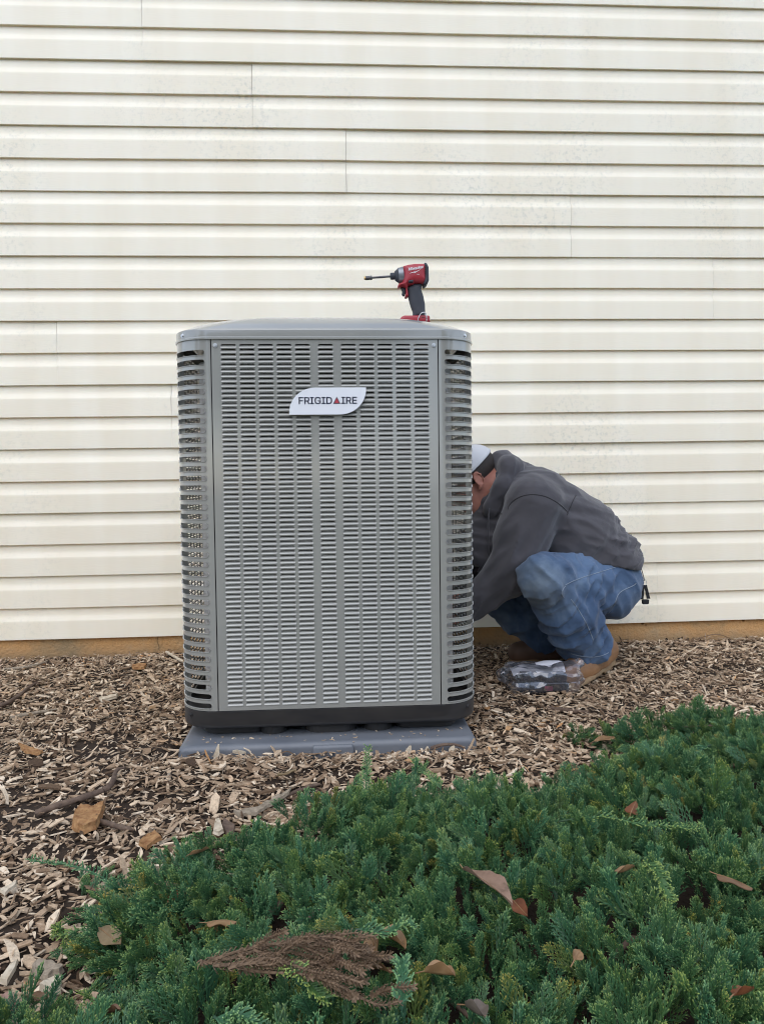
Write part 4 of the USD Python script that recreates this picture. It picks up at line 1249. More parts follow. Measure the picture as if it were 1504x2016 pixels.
m_skin = mat("skin", (0.36, 0.145, 0.105), 0.5, var=(0.45, 0.20, 0.145), scale=35, spec=0.4, bump=0.08, bscale=500, bdist=0.001)
lo_, hi_ = bounds([headc, pelvis, kneeL, kneeR, ankL, ankR, wrL, wrR], 0.17)
bm = surface_nets(body_sdf, lo_, hi_, 0.0062)
relax(bm, iterations=4)
body = obj("body", bm, m_skin, man, smooth=True)
for s in (-1, 1):
    e_ = trimesh.creation.icosphere(2, 0.0115); e_.apply_translation(head_pt(0.079, 0.031 * s, 0.008))
    eye = obj("eye", e_, mat(f"eye_white_{'ab'[s > 0]}", (0.7, 0.68, 0.66), 0.2), man, smooth=True)
    i_ = trimesh.creation.icosphere(2, 0.006); i_.apply_translation(head_pt(0.0855, 0.031 * s, 0.006))
    obj("iris", i_, m_dark, eye, smooth=True)


def folds(p, along, scale, amp, seed, stretch=0.25):
    """Cloth creases that run across the direction along: noise squeezed that way."""
    along = np.asarray(along, float) / np.linalg.norm(along)
    c = p @ along
    q = p - c[:, None] * along
    w = q * stretch + c[:, None] * along
    w = w + 0.015 * np.stack([meshkit.noise(p * 9, seed + 3), meshkit.noise(p * 9, seed + 4), meshkit.noise(p * 9, seed + 5)], -1)
    n = meshkit.noise(w * scale, seed)
    n2 = meshkit.noise(w * scale * 1.9 + 7.3, seed + 1)
    r1 = np.clip(1 - abs(2 * n - 1), 0, 1) ** 2; r2 = np.clip(1 - abs(2 * n2 - 1), 0, 1) ** 2
    return amp * (1.5 * r1 + 0.6 * r2 - 0.75)


def hoodie_sdf(p):
    t = blend([cone_d(p, chest + [0, 0.085, 0], waist + [0, 0.075, 0], 0.128, 0.132), cone_d(p, chest - [0, 0.085, 0], waist - [0, 0.075, 0], 0.128, 0.132),
               cone_d(p, waist + [0, 0.07, 0], J(1196, 1098, 2.86), 0.132, 0.112), cone_d(p, waist - [0, 0.07, 0], J(1196, 1100, 2.70), 0.132, 0.112), cone_d(p, neck0, chest, 0.095, 0.13), cone_d(p, shL, shR, 0.082, 0.082), cone_d(p, neck0, J(974, 1078, 2.80), 0.09, 0.135), cone_d(p, J(974, 1078, 2.80), waist, 0.135, 0.12)], 0.05)
    back = (waist - chest) / np.linalg.norm(waist - chest)
    t = t - folds(p, [0.25, 0.2, 1.0], 26, 0.007, 5, 0.3) - folds(p, back, 34, 0.010, 8, 0.25) * np.clip((p @ back - waist @ back + 0.02) / 0.12, 0, 1)
    for s_, e_, w_, sd in ((shL, elL, wrL, 11), (shR, elR, wrR, 17)):
        up_ = cone_d(p, s_, e_, 0.092, 0.088)
        fo_ = cone_d(p, e_, w_ + (w_ - e_) * -0.06, 0.082, 0.046)
        a_ = smin(up_, fo_, 0.03) - folds(p, (e_ - s_) * [1, 0.4, 1] + [0.25, 0, 0.1], 21, 0.013, sd, 0.22) * np.clip(np.linalg.norm(p - s_, axis=1) / 0.2, 0.2, 1)
        t = smin(t, a_, 0.018)
    # hem: nothing below the band; inside the neck stays open for the head
    return t


# the hem's plane: from the front of the belly to the small of the back
hA, hB = J(1010, 1075, 2.78), J(1262, 1117, 2.78)
hd = (hB - hA); hn = np.array([-hd[2], 0, hd[0]]); hn /= np.linalg.norm(hn)
hn = hn if hn[2] < 0 else -hn


def hoodie_cut(p):
    d = hoodie_sdf(p)
    arm = np.minimum(np.minimum(cone_d(p, shL, elL, 0.10, 0.10), cone_d(p, elL, wrL, 0.1, 0.075)), np.minimum(cone_d(p, shR, elR, 0.10, 0.10), cone_d(p, elR, wrR, 0.1, 0.075)))
    hem = (p - hA) @ hn + 0.006 * np.sin(p[:, 1] * 38) - 0.09 * np.clip((J(1085, 1080, 2.78)[0] - p[:, 0]) / 0.12, 0, 1)
    d = np.where(arm < 0.004, d, np.maximum(d, hem))
    nk = cone_d(p, head_pt(-0.02, 0, 0), neck0 + (chest - neck0) * 0.1, 0.085, 0.078)
    return np.maximum(d, -nk)


m_hood = usdkit.material(stage, "/World/Looks/charcoal_fleece", {
    "g": ("geometry", {}), "n": ("noise_texture", {"scale": 5.0, "detail": 5.0}), "r": ("rgb_ramp", {"ramp": [(0.3, (0.060, 0.057, 0.064)), (0.7, (0.086, 0.081, 0.088))]}),
    "n2": ("noise_texture", {"scale": 700.0, "detail": 2.0}), "b": ("bump", {"strength": 0.35, "distance": 0.0015}), "n3": ("noise_texture", {"scale": 45.0, "detail": 3.0}), "b2": ("bump", {"strength": 0.25, "distance": 0.006}),
    "p": ("principled_bsdf", {"roughness": 0.92, "sheen_weight": 0.25, "sheen_roughness": 0.5, "specular_ior_level": 0.2})},
    [("g.position", "n.vector"), ("n.fac", "r.fac"), ("r.color", "p.base_color"), ("g.position", "n2.vector"), ("n2.fac", "b.height"), ("g.position", "n3.vector"), ("n3.fac", "b2.height"), ("b2.normal", "b.normal"), ("b.normal", "p.normal")], surface="p.BSDF")
lo_, hi_ = bounds([shL, shR, neck0, elL, elR, wrL, wrR, pelvis], 0.17)
hm = surface_nets(hoodie_cut, lo_, hi_, 0.0062)
relax(hm, iterations=3)
hoodie = obj("hoodie", hm, m_hood, man, smooth=True)


def hood_sdf(p):
    arcs = [J(988, 912, 2.775), J(1004, 925, 2.70), J(992, 960, 2.672), J(972, 1000, 2.69), J(962, 1030, 2.74), J(966, 1036, 2.80), J(976, 1000, 2.86), J(994, 960, 2.875), J(1004, 925, 2.85)]
    rad = [0.036, 0.040, 0.036, 0.029, 0.024, 0.024, 0.029, 0.036, 0.040]
    d = blend([cone_d(p, arcs[k], arcs[(k + 1) % 9], rad[k], rad[(k + 1) % 9]) for k in range(9)], 0.02)
    fall = blend([cone_d(p, J(990, 908, 2.775), J(1040, 938, 2.78), 0.038, 0.030), cone_d(p, J(1004, 920, 2.71), J(1060, 940, 2.78), 0.034, 0.022), cone_d(p, J(1004, 920, 2.84), J(1060, 940, 2.78), 0.034, 0.022)], 0.03)
    return smin(d, fall, 0.02) - folds(p, [0.6, 0.3, -0.4], 34, 0.005, 23, 0.3)


lo_, hi_ = bounds([J(985, 905, 2.775), J(960, 1040, 2.67), J(1062, 942, 2.9)], 0.06)
hh_ = surface_nets(hood_sdf, lo_, hi_, 0.0052)
relax(hh_, iterations=3)
obj("hood", hh_, m_hood, hoodie, smooth=True)
obj("drawstring", tube(CubicSpline(np.linspace(0, 1, 4), np.array([J(964, 1000, 2.655), J(961, 1040, 2.65), J(962, 1080, 2.655), J(963, 1108, 2.66)]))(np.linspace(0, 1, 16)), 0.0028, 6), m_hood, hoodie, smooth=True)


def jeans_sdf(p):
    seat = blend([ell_d(p, J(1200, 1150, 2.70), np.eye(3), (0.104, 0.125, 0.124)), ell_d(p, J(1200, 1144, 2.86), np.eye(3), (0.104, 0.125, 0.124)), cone_d(p, pelvis, J(1185, 1108, 2.78), 0.112, 0.108)], 0.03)
    d = seat
    for h_, k_, a_, sd in ((hipL, kneeL, ankL, 31), (hipR, kneeR, ankR, 37)):
        thigh = cone_d(p, h_, k_, 0.103, 0.076)
        mid = k_ + (a_ - k_) * 0.5 + np.array([0.012, 0, 0.0])
        shank = smin(cone_d(p, k_, mid, 0.074, 0.086), cone_d(p, mid, a_ + (a_ - k_) * 0.05, 0.086, 0.070), 0.02)
        kd = np.linalg.norm(p - k_, axis=1)
        crease = folds(p, (a_ - k_) * [1, 0.6, 1], 25, 0.0115, sd, 0.28) * np.clip(1.25 - abs(kd - 0.26) / 0.22, 0, 1)
        leg = smin(thigh, shank, 0.012) - crease - folds(p, (k_ - h_), 20, 0.008, sd + 2, 0.2)
        d = smin(d, leg, 0.016)
    d = d - folds(p, [0.8, 0.2, 0.55], 26, 0.007, 43, 0.22)
    for a_, k_ in ((ankL, kneeL), (ankR, kneeR)):
        ax_ = (a_ - k_) / np.linalg.norm(a_ - k_)
        ax_ = ax_ * 0.5 + np.array([0.12, 0, -0.5]); ax_ /= np.linalg.norm(ax_)
        low = np.linalg.norm(p - a_, axis=1) < 0.16
        d = np.where(low, np.maximum(d, (p - a_ - ax_ * 0.010) @ ax_), d)
    return d


m_denim = usdkit.material(stage, "/World/Looks/worn_denim", {
    "g": ("geometry", {}), "n": ("noise_texture", {"scale": 7.0, "detail": 6.0, "roughness": 0.65}), "r": ("rgb_ramp", {"ramp": [(0.28, (0.028, 0.050, 0.098)), (0.50, (0.062, 0.104, 0.180)), (0.74, (0.150, 0.205, 0.280))]}),
    "k": ("vector_math", {"math_type": "distance", "vector2": tuple(kneeL + np.array([-0.04, -0.05, -0.035]))}), "kr": ("map_range", {"from_min": 0.03, "from_max": 0.14, "to_min": 0.75, "to_max": 0.0, "clamp": True}),
    "m": ("mix_color", {"b": (0.21, 0.235, 0.225)}), "nn": ("noise_texture", {"scale": 18.0, "detail": 4.0}), "mm": ("math", {"math_type": "multiply"}),
    "k2": ("vector_math", {"math_type": "distance", "vector2": tuple((kneeL * 0.45 + hipL * 0.55) + np.array([0, -0.03, 0.09]))}), "kr2": ("map_range", {"from_min": 0.02, "from_max": 0.17, "to_min": 0.55, "to_max": 0.0, "clamp": True}),
    "m2": ("mix_color", {"b": (0.13, 0.20, 0.31)}),
    "w": ("noise_texture", {"scale": 900.0, "detail": 2.0}), "b": ("bump", {"strength": 0.3, "distance": 0.001}), "n3": ("noise_texture", {"scale": 60.0, "detail": 3.0}), "b2": ("bump", {"strength": 0.3, "distance": 0.005}),
    "p": ("principled_bsdf", {"roughness": 0.85, "specular_ior_level": 0.25, "sheen_weight": 0.12})},
    [("g.position", "n.vector"), ("n.fac", "r.fac"), ("g.position", "k.vector1"), ("k.value", "kr.value"), ("g.position", "nn.vector"), ("nn.fac", "mm.value1"), ("kr.result", "mm.value2"), ("r.color", "m.a"), ("mm.value", "m.fac"),
     ("g.position", "k2.vector1"), ("k2.value", "kr2.value"), ("m.result", "m2.a"), ("kr2.result", "m2.fac"), ("m2.result", "p.base_color"),
     ("g.position", "w.vector"), ("w.fac", "b.height"), ("g.position", "n3.vector"), ("n3.fac", "b2.height"), ("b2.normal", "b.normal"), ("b.normal", "p.normal")], surface="p.BSDF")
lo_, hi_ = bounds([hipL, hipR, kneeL, kneeR, ankL, ankR, pelvis], 0.16)
jm = surface_nets(jeans_sdf, lo_, hi_, 0.0062)
relax(jm, iterations=3)
jeans = obj("jeans", jm, m_denim, man, smooth=True)


def on_surface(mesh, pxs, lift=0.0006, n=40):
    """Points on the mesh under a line drawn on the photograph."""
    pxs = np.array(pxs, float)
    t = np.linspace(0, 1, len(pxs))
    line = CubicSpline(t, pxs)(np.linspace(0, 1, n)) if len(pxs) > 2 else np.array([pxs[0] + (pxs[1] - pxs[0]) * u for u in np.linspace(0, 1, n)])
    d = np.array([ray(*p) for p in line]); d /= np.linalg.norm(d, axis=1, keepdims=True)
    loc, ri, ti = mesh.ray.intersects_location(np.tile(CAM, (n, 1)), d, multiple_hits=False)
    o = np.argsort(ri)
    loc, ti = loc[o], ti[o]
    return loc + mesh.face_normals[ti] * lift


def seam(mesh, pxs, r, m, parent, name="seam", n=40):
    pts = on_surface(mesh, pxs, r * 0.4, n)
    if len(pts) > 4:
        k = np.linalg.norm(np.diff(pts, axis=0), axis=1) < 0.05
        if k.all():
            obj(name, tube(pts, r, 5), m, parent, smooth=True)


m_thread = mat("pale_thread", (0.22, 0.26, 0.31), 0.8)
m_darkthread = mat("charcoal_seam", (0.030, 0.028, 0.030), 0.9)
for pxs in ([(1113, 1152), (1150, 1136), (1195, 1122), (1226, 1110)], [(1113, 1154), (1106, 1166), (1110, 1176)], [(1252, 1148), (1238, 1157), (1219, 1168), (1211, 1186), (1196, 1208)], [(1124, 1180), (1140, 1203), (1156, 1232), (1168, 1262)], [(1124, 1287), (1150, 1293), (1176, 1293), (1198, 1285)]):
    seam(jm, pxs, 0.0013, m_thread, jeans)
for pxs in ([(1000, 1003), (1012, 985), (1040, 974), (1075, 978), (1105, 996), (1118, 1012)], [(1116, 1014), (1126, 990), (1134, 975)], [(988, 1012), (983, 1000), (992, 978)]):
    seam(hm, pxs, 0.0014, m_darkthread, hoodie)
# hem band of the hoodie and the white print on its back
tri = hm.triangles_center
pc = J(1118, 950, 2.79)
sel = np.nonzero((np.linalg.norm((tri - pc) * [1.0, 0.55, 1.0], axis=1) < 0.040) & (hm.face_normals[:, 2] > 0.2))[0]
if len(sel):
    pm = hm.submesh([sel], append=True)
    pm.vertices = pm.vertices + pm.vertex_normals * 0.0012
    obj("back_print", pm, m_white, hoodie, smooth=True)

# boots
m_leather = mat("tan_leather", (0.20, 0.095, 0.038), 0.55, var=(0.30, 0.150, 0.062), scale=16, bump=0.3, bscale=130, bdist=0.003)
m_leather2 = mat("brown_leather", (0.085, 0.048, 0.030), 0.6, var=(0.12, 0.066, 0.040), scale=16, bump=0.3, bscale=130, bdist=0.003)  # the same tan leather with shade put into a darker colour
m_sole = mat("gum_sole", (0.34, 0.225, 0.115), 0.7, var=(0.24, 0.15, 0.075), scale=30)


def boot(heel, ball, toe, ank, look, label):
    up = np.array([0, 0, 1.0])
    f = (toe - heel); f /= np.linalg.norm(f)
    s = np.cross(up, f); s /= np.linalg.norm(s)
    n = np.cross(f, s)

    def upper(p):
        d = blend([cone_d(p, heel + n * 0.040, ank, 0.043, 0.056), cone_d(p, heel + n * 0.042 + f * 0.02, ball + n * 0.042, 0.043, 0.046), cone_d(p, ball + n * 0.044, toe + n * 0.036 - f * 0.03, 0.048, 0.040), cone_d(p, ank - up * 0.02, ball + n * 0.05, 0.050, 0.042)], 0.03)
        d = np.maximum(d, -((p - heel) @ n) + 0.010)
        return d - folds(p, f, 60, 0.0022, 61, 0.3) * np.clip(1 - np.linalg.norm(p - ball - n * 0.06, axis=1) / 0.09, 0, 1)

    lo, hi = bounds([heel, toe, ank], 0.085)
    um = surface_nets(upper, lo, hi, 0.0050)
    relax(um, iterations=3)
    b = obj("boot", um, look, man, smooth=True, label=label)

    def sole(p):
        q = p - heel
        a, c, h = q @ f, q @ s, q @ n
        L = np.linalg.norm(toe - heel)
        u = np.clip(a / L, -0.2, 1.2)
        half = 0.034 + 0.018 * np.clip(np.sin(np.clip(u, 0, 1) * PI * 0.62 + 0.2), 0, 1)
        cap0 = np.hypot(np.minimum(a - 0.01, 0), c) ; cap1 = np.hypot(np.maximum(a - (L - 0.045), 0), c)
        plan = np.maximum(cap0, cap1) - half
        th = np.where(u < 0.36, 0.021, 0.013)
        return np.maximum(plan, np.maximum(h - 0.013, -(h + th - 0.010)))

    sm = surface_nets(sole, lo, hi, 0.0042)
    relax(sm, iterations=2)
    obj("sole", sm, m_sole, b, smooth=40)
    return um


boot(J(1193, 1300, 2.74), J(1146, 1338, 2.60), J(1112, 1352, 2.50), J(1165, 1296, 2.675), m_leather, "tan left boot turned towards the viewer")
boot(J(1118, 1286, 2.90), J(1064, 1300, 2.85), J(1008, 1306, 2.83), J(1092, 1274, 2.84), m_leather2, "dark brown right boot in the shade")

# hair and cap
def hair_sdf(p):
    d = ell_d(p, head_pt(-0.014, 0, 0.033), HAX, (0.100, 0.080, 0.078))
    q = (p - headc) @ HAX.T
    cut = np.maximum(q[:, 0] + 0.012 - 0.25 * np.clip(q[:, 2], 0, 1), -(q[:, 2] + 0.045))      # only behind the ears, down to the nape
    sb = np.maximum(abs(q[:, 0] - 0.012) - 0.011, abs(q[:, 2] - 0.0) - 0.030)                  # sideburns
    return np.maximum(d, np.minimum(cut, np.maximum(sb, ell_d(p, head_pt(-0.012, 0, 0.03), HAX, (0.1, 0.083, 0.1))))) - 0.002 * meshkit.noise(p * 260, 3)


lo_, hi_ = bounds([headc], 0.14)
m_hair = mat("dark_hair", (0.022, 0.016, 0.013), 0.7, var=(0.045, 0.034, 0.028), scale=300, bump=0.5, bscale=500, bdist=0.002)
hrm = surface_nets(hair_sdf, lo_, hi_, 0.0042)
obj("hair", hrm, m_hair, man, smooth=True)


def cap_sdf(p):
    q = (p - headc) @ HAX.T
    outer = ell_d(p, head_pt(-0.012, 0, 0.037), HAX, (0.108, 0.088, 0.081))
    inner = ell_d(p, head_pt(-0.012, 0, 0.037), HAX, (0.103, 0.083, 0.076))
    rim = 0.030 - 0.12 * (q[:, 0] + 0.02)
    shell = np.maximum(np.maximum(outer, -inner), -(q[:, 2] - rim))
    gap = np.hypot(q[:, 1] / 1.1, q[:, 2] - 0.030) - 0.032                                        # opening above the strap at the back
    shell = np.where(q[:, 0] < -0.05, np.maximum(shell, -gap), shell)
    strap = np.maximum(np.maximum(outer - 0.001, -inner), abs(q[:, 2] - rim - 0.008) - 0.008)
    br = np.maximum(abs(q[:, 2] - 0.032 + 1.9 * q[:, 1] ** 2 + 0.25 * (q[:, 0] - 0.09)) - 0.0025, np.hypot(np.clip(q[:, 0] - 0.085, 0, 1) * 1.05, q[:, 1]) - 0.078)
    br = np.maximum(br, -(q[:, 0] - 0.060))
    return np.minimum(np.minimum(shell, strap), br)


lo_, hi_ = bounds([headc, head_pt(0.16, 0, 0.03)], 0.15)
cpm = surface_nets(cap_sdf, lo_, hi_, 0.0028)
relax(cpm, iterations=4)
capo = obj("cap", cpm, mat("pale_grey_cap", (0.52, 0.52, 0.54), 0.85, var=(0.58, 0.58, 0.59), scale=12, bump=0.25, bscale=700, bdist=0.001), man, smooth=True)
bt = trimesh.creation.icosphere(2, 0.007); bt.apply_translation(head_pt(-0.012, 0, 0.119))
obj("button", bt, m_white, capo, smooth=True)

# ------------------------------------------------------------------ key holder hanging from his back pocket
KY = 2.79


def JK(px, py, y):
    return J(px + 5, py, y)


kx = JK(1262, 1150, KY)
keys = thing("key_holder", "black key fob on a metal clip hanging at the seat of the jeans", "key holder", tuple(kx))
loop = lambda pts, n=24, closed=True: CubicSpline(np.linspace(0, 1, len(pts) + 1), np.array(list(pts) + [pts[0]]), bc_type="periodic")(np.linspace(0, 1, n + 1)[:-1])
obj("clip", tube(loop([JK(1251, 1108, KY), JK(1255, 1112, KY), JK(1262, 1136, KY), JK(1263, 1143, KY), JK(1259, 1140, KY), JK(1253, 1120, KY)]), 0.0016, 6, True), m_steel, keys, smooth=True)
obj("ring", tube(loop([JK(1264, 1141, KY), JK(1268, 1147, KY), JK(1266, 1152, KY), JK(1261, 1151, KY), JK(1260, 1146, KY)]), 0.0010, 6, True), m_screw, keys, smooth=True)
m_strap = mat("black_webbing", (0.012, 0.012, 0.013), 0.8)
for a_, b_ in (((1261.5, 1152), (1258, 1180)), ((1265.5, 1152), (1271.5, 1179))):
    A_, B_ = JK(*a_, KY), JK(*b_, KY)
    dx = np.array([0.0052, 0, 0])
    v = np.array([A_ - dx, A_ + dx, B_ + dx * 1.25, B_ - dx * 1.25])
    obj("strap", tm(np.vstack([v - [0, 0.0015, 0], v + [0, 0.0015, 0]]), [[0, 3, 2, 1], [4, 5, 6, 7], [0, 1, 5, 4], [1, 2, 6, 5], [2, 3, 7, 6], [3, 0, 4, 7]]), m_strap, keys)
fp = JK(1265.5, 1185, KY)
obj("fob", loft([ring3(rrect(0.021, 0.010, 0.004, 5), fp[2] - 0.0085, fp[0], fp[1]), ring3(rrect(0.025, 0.013, 0.004, 5), fp[2] - 0.006, fp[0], fp[1]), ring3(rrect(0.026, 0.013, 0.004, 5), fp[2] + 0.006, fp[0], fp[1]), ring3(rrect(0.022, 0.010, 0.004, 5), fp[2] + 0.009, fp[0], fp[1])]), m_strap, keys, smooth=40)

# ------------------------------------------------------------------ plastic bag with a black part and a leaflet
BY = 2.50
bc = at_z(1064, 1346, 0.02)
part_w = 0.205
blk = thing("valve_kit", "black moulded part with a magenta sticker inside the clear plastic bag", "plastic part", (bc[0], bc[1], 0.006))
m_gloss = mat("gloss_black_plastic", (0.012, 0.013, 0.016), 0.18, coat=0.5)
bs = lambda x0, x1, y0, y1, z0, z1, r=0.008: loft([ring3(rrect(x1 - x0 - 0.006, y1 - y0 - 0.006, r, 6), z0, bc[0] + (x0 + x1) / 2, bc[1] + (y0 + y1) / 2), ring3(rrect(x1 - x0, y1 - y0, r, 6), z0 + 0.003, bc[0] + (x0 + x1) / 2, bc[1] + (y0 + y1) / 2),
                                                  ring3(rrect(x1 - x0, y1 - y0, r, 6), z1 - 0.003, bc[0] + (x0 + x1) / 2, bc[1] + (y0 + y1) / 2), ring3(rrect(x1 - x0 - 0.006, y1 - y0 - 0.006, r, 6), z1, bc[0] + (x0 + x1) / 2, bc[1] + (y0 + y1) / 2)])
obj("base", bs(-0.078, 0.082, -0.052, 0.052, 0.004, 0.034), m_gloss, blk, smooth=35)
obj("ridge", bs(-0.070, -0.014, -0.048, 0.045, 0.0335, 0.062), m_gloss, blk, smooth=35)
obj("ridge", bs(-0.012, 0.036, -0.046, 0.040, 0.0335, 0.056), m_gloss, blk, smooth=35)
obj("ridge", bs(0.038, 0.078, -0.044, 0.042, 0.0335, 0.060), m_gloss, blk, smooth=35)
obj("sticker", bx(bc[0] + 0.000, bc[0] + 0.026, bc[1] - 0.0532, bc[1] - 0.0523, 0.009, 0.025), mat("magenta_sticker", (0.36, 0.012, 0.12), 0.4), blk)
# leaflet: a curved sheet over the top
u, v_ = np.meshgrid(np.linspace(0, 1, 16), np.linspace(0, 1, 10))
lx_ = bc[0] - 0.095 + 0.180 * u; ly_ = bc[1] - 0.020 + 0.100 * v_
lz_ = 0.052 + 0.026 * np.clip(v_ * 2.2, 0, 1) ** 0.7 * np.clip(u * 4, 0.25, 1) + 0.006 * np.sin(u * 7 + v_ * 3) - 0.05 * np.clip(v_ - 0.75, 0, 1)
ly_ = ly_ + 0.022 * np.abs(np.sin(u * 8.0)) * (1 - v_)
sheet = tm(np.stack([lx_, ly_, lz_], -1).reshape(-1, 3), grid_faces(10, 16))
sh2 = sheet.copy(); sh2.vertices = sh2.vertices - [0, 0, 0.0006]; sh2.invert()
single("leaflet", cat([sheet, sh2]), mat("leaflet_paper", (0.76, 0.76, 0.81), 0.7), "folded white leaflet lying on the black part inside the clear bag", "leaflet", smooth=40)


def bag_sdf(p):
    q = p - np.array([bc[0] + 0.002, bc[1] + 0.008, 0.036])
    b = np.abs(q) - np.array([0.092, 0.060, 0.021])
    d = np.linalg.norm(np.maximum(b, 0), axis=1) + np.minimum(b.max(1), 0) - 0.016
    d = smin(d, cone_d(p, bc + [-0.09, 0, 0.028], bc + [-0.128, 0.0, 0.034], 0.036, 0.016), 0.03)
    d = smin(d, cone_d(p, bc + [0.09, 0, 0.040], bc + [0.128, 0.0, 0.062], 0.036, 0.014), 0.03)
    d = smin(d, cone_d(p, bc + [0.09, 0, 0.030], bc + [0.124, -0.02, 0.014], 0.034, 0.012), 0.03)
    n = abs(meshkit.noise(p * [17, 17, 20], 81) - 0.5) * 2 + 0.35 * abs(meshkit.noise(p * [38, 38, 44], 82) - 0.5) * 2
    return d - 0.016 * (0.5 - n)


lo_, hi_ = bounds([bc + [-0.17, -0.09, 0], bc + [0.17, 0.10, 0.08]], 0.03)
bg = surface_nets(bag_sdf, lo_, hi_, 0.0036)
bg.vertices[:, 2] = np.maximum(bg.vertices[:, 2], 0.004)
m_bag = usdkit.material(stage, "/World/Looks/clear_bag", {
    "f": ("fresnel", {"IOR": 1.5}), "a": ("math", {"math_type": "multiply_add", "value2": 1.7, "value3": 0.03}), "t": ("transparent_bsdf", {"color": (0.96, 0.96, 0.97)}), "g": ("glossy_bsdf", {"color": (0.95, 0.95, 0.97), "roughness": 0.06}), "m": ("mix_closure", {}),
    "d": ("translucent_bsdf", {"color": (0.8, 0.8, 0.83)}), "d2": ("diffuse_bsdf", {"color": (0.8, 0.8, 0.83)}), "dm": ("mix_closure", {"fac": 0.5}), "m2": ("mix_closure", {"fac": 0.045})},
    [("f.fac", "a.value1"), ("a.value", "m.fac"), ("t.BSDF", "m.closure1"), ("g.BSDF", "m.closure2"), ("d.BSDF", "dm.closure1"), ("d2.BSDF", "dm.closure2"), ("m.closure", "m2.closure1"), ("dm.closure", "m2.closure2")], surface="m2.closure")
single("plastic_bag", bg, m_bag, "crumpled clear plastic bag lying on the mulch beside the tan boot", "plastic bag", smooth=22)

# ------------------------------------------------------------------ litter: bark, sticks, splinters, leaves, a dead frond
def gz(x, y):
    return float(ground_z(np.array([x]), np.array([y]))[0])


def flat_at(px, py, up=0.012):
    p = at_z(px, py, 0.0)
    for _ in range(3):
        p = at_z(px, py, gz(p[0], p[1]) + up)
    return p


def slab_piece(px_poly, thick, look, name, label, catg, tilt=0.0, up=0.014, rough=0.0025, group=None, seed=1):
    """A broken piece whose plan is read off the ground under the photograph."""
    pts = np.array([flat_at(*q, up=up)[:2] for q in px_poly])
    c = pts.mean(0)
    poly = Polygon(pts - c).buffer(0)
    if poly.area <= 0:
        poly = poly.convex_hull
    poly = poly.segmentize(0.008) if hasattr(poly, "segmentize") else poly
    v, f = trimesh.creation.triangulate_polygon(poly, engine="earcut")
    m = trimesh.Trimesh(np.column_stack([v, np.zeros(len(v))]), f, process=False)
    top = extrude(poly, thick)
    top = top.subdivide_to_size(0.010)
    w = np.array(top.vertices)
    nz = meshkit.noise(np.column_stack([w[:, :2] * 90 + seed * 7, np.zeros(len(w))]), seed) - 0.5
    w[:, 2] += nz * rough * 2 + tilt * w[:, 1] + 0.10 * (np.abs(w[:, 0]) ** 2) / 0.05
    w[:, :2] *= (1 + 0.10 * (w[:, 2:3] / max(thick, 1e-6) < 0.5))
    top.vertices = w + [c[0], c[1], gz(*c) + up - thick / 2]
    return single(name, top, look, label, catg, group)


def grain(name, a, b, scale=60, stretch=(1, 1, 1)):
    return mat(name, a, 0.8, var=b, scale=scale, stretch=stretch, bump=0.6, bscale=160, bdist=0.003, spec=0.25, detail=6.0)


m_orange = grain("orange_wood", (0.20, 0.085, 0.032), (0.40, 0.225, 0.095), 75)
m_pale = grain("pale_wood", (0.42, 0.33, 0.22), (0.62, 0.53, 0.40), 50)
m_greyw = grain("weathered_wood", (0.19, 0.148, 0.102), (0.37, 0.298, 0.215), 90)
m_bark = grain("brown_bark", (0.075, 0.05, 0.037), (0.17, 0.115, 0.08), 55)
m_pink = grain("pinkish_bark", (0.30, 0.165, 0.125), (0.38, 0.24, 0.18), 40)

slab_piece([(143, 1622), (148, 1604), (160, 1593), (180, 1598), (205, 1592), (198, 1610), (188, 1624), (165, 1633)], 0.016, m_orange, "bark_piece", "large split piece of orange brown bark on the mulch beside the bare soil", "bark piece", up=0.022, seed=3)
slab_piece([(274, 1660), (282, 1650), (305, 1640), (318, 1652), (300, 1660), (290, 1667)], 0.008, m_orange, "bark_piece", "small bright orange bark chip lying nearer the juniper", "bark piece", up=0.020, seed=4)
slab_piece([(64, 1908), (78, 1899), (92, 1901), (101, 1897), (124, 1909), (117, 1920), (104, 1921), (94, 1927), (74, 1920)], 0.010, m_greyw, "wood_chunk", "jagged greyish tan weathered wood chunk by the juniper at lower left", "wood chunk", up=0.024, rough=0.005, seed=5)
slab_piece([(78, 1950), (95, 1936), (120, 1930), (118, 1948), (95, 1953)], 0.014, m_pale, "wood_chunk", "striped pale wood chunk just below the jagged weathered one", "wood chunk", up=0.020, rough=0.003, seed=6)
slab_piece([(2, 1972), (12, 1964), (30, 1968), (32, 1982), (18, 1990), (4, 1984)], 0.018, m_pink, "bark_piece", "rounded pinkish bark lump at the lower left corner", "bark piece", up=0.024, rough=0.003, seed=7)
slab_piece([(0, 1932), (20, 1905), (35, 1890), (30, 1908), (14, 1934)], 0.007, m_pale, "wood_splinter", "long tan splinter lying in the mulch at the left edge above the pinkish lump", "splinter", up=0.022, seed=8)
slab_piece([(460, 1600), (505, 1590), (540, 1574), (574, 1560), (570, 1567), (535, 1585), (505, 1600), (468, 1607)], 0.006, m_greyw, "wood_splinter", "long greyish weathered wood strip between the pad and the juniper", "splinter", up=0.020, seed=9)
slab_piece([(420, 1640), (424, 1615), (432, 1612), (440, 1640), (430, 1646)], 0.008, m_pale, "wood_splinter", "pale torn splinter beside the left juniper tip", "splinter", up=0.022, seed=10)
slab_piece([(438, 1626), (440, 1612), (462, 1624), (460, 1640), (448, 1646)], 0.006, m_bark, "bark_piece", "flat reddish brown bark piece beside the pale torn splinter", "bark piece", up=0.022, seed=11)
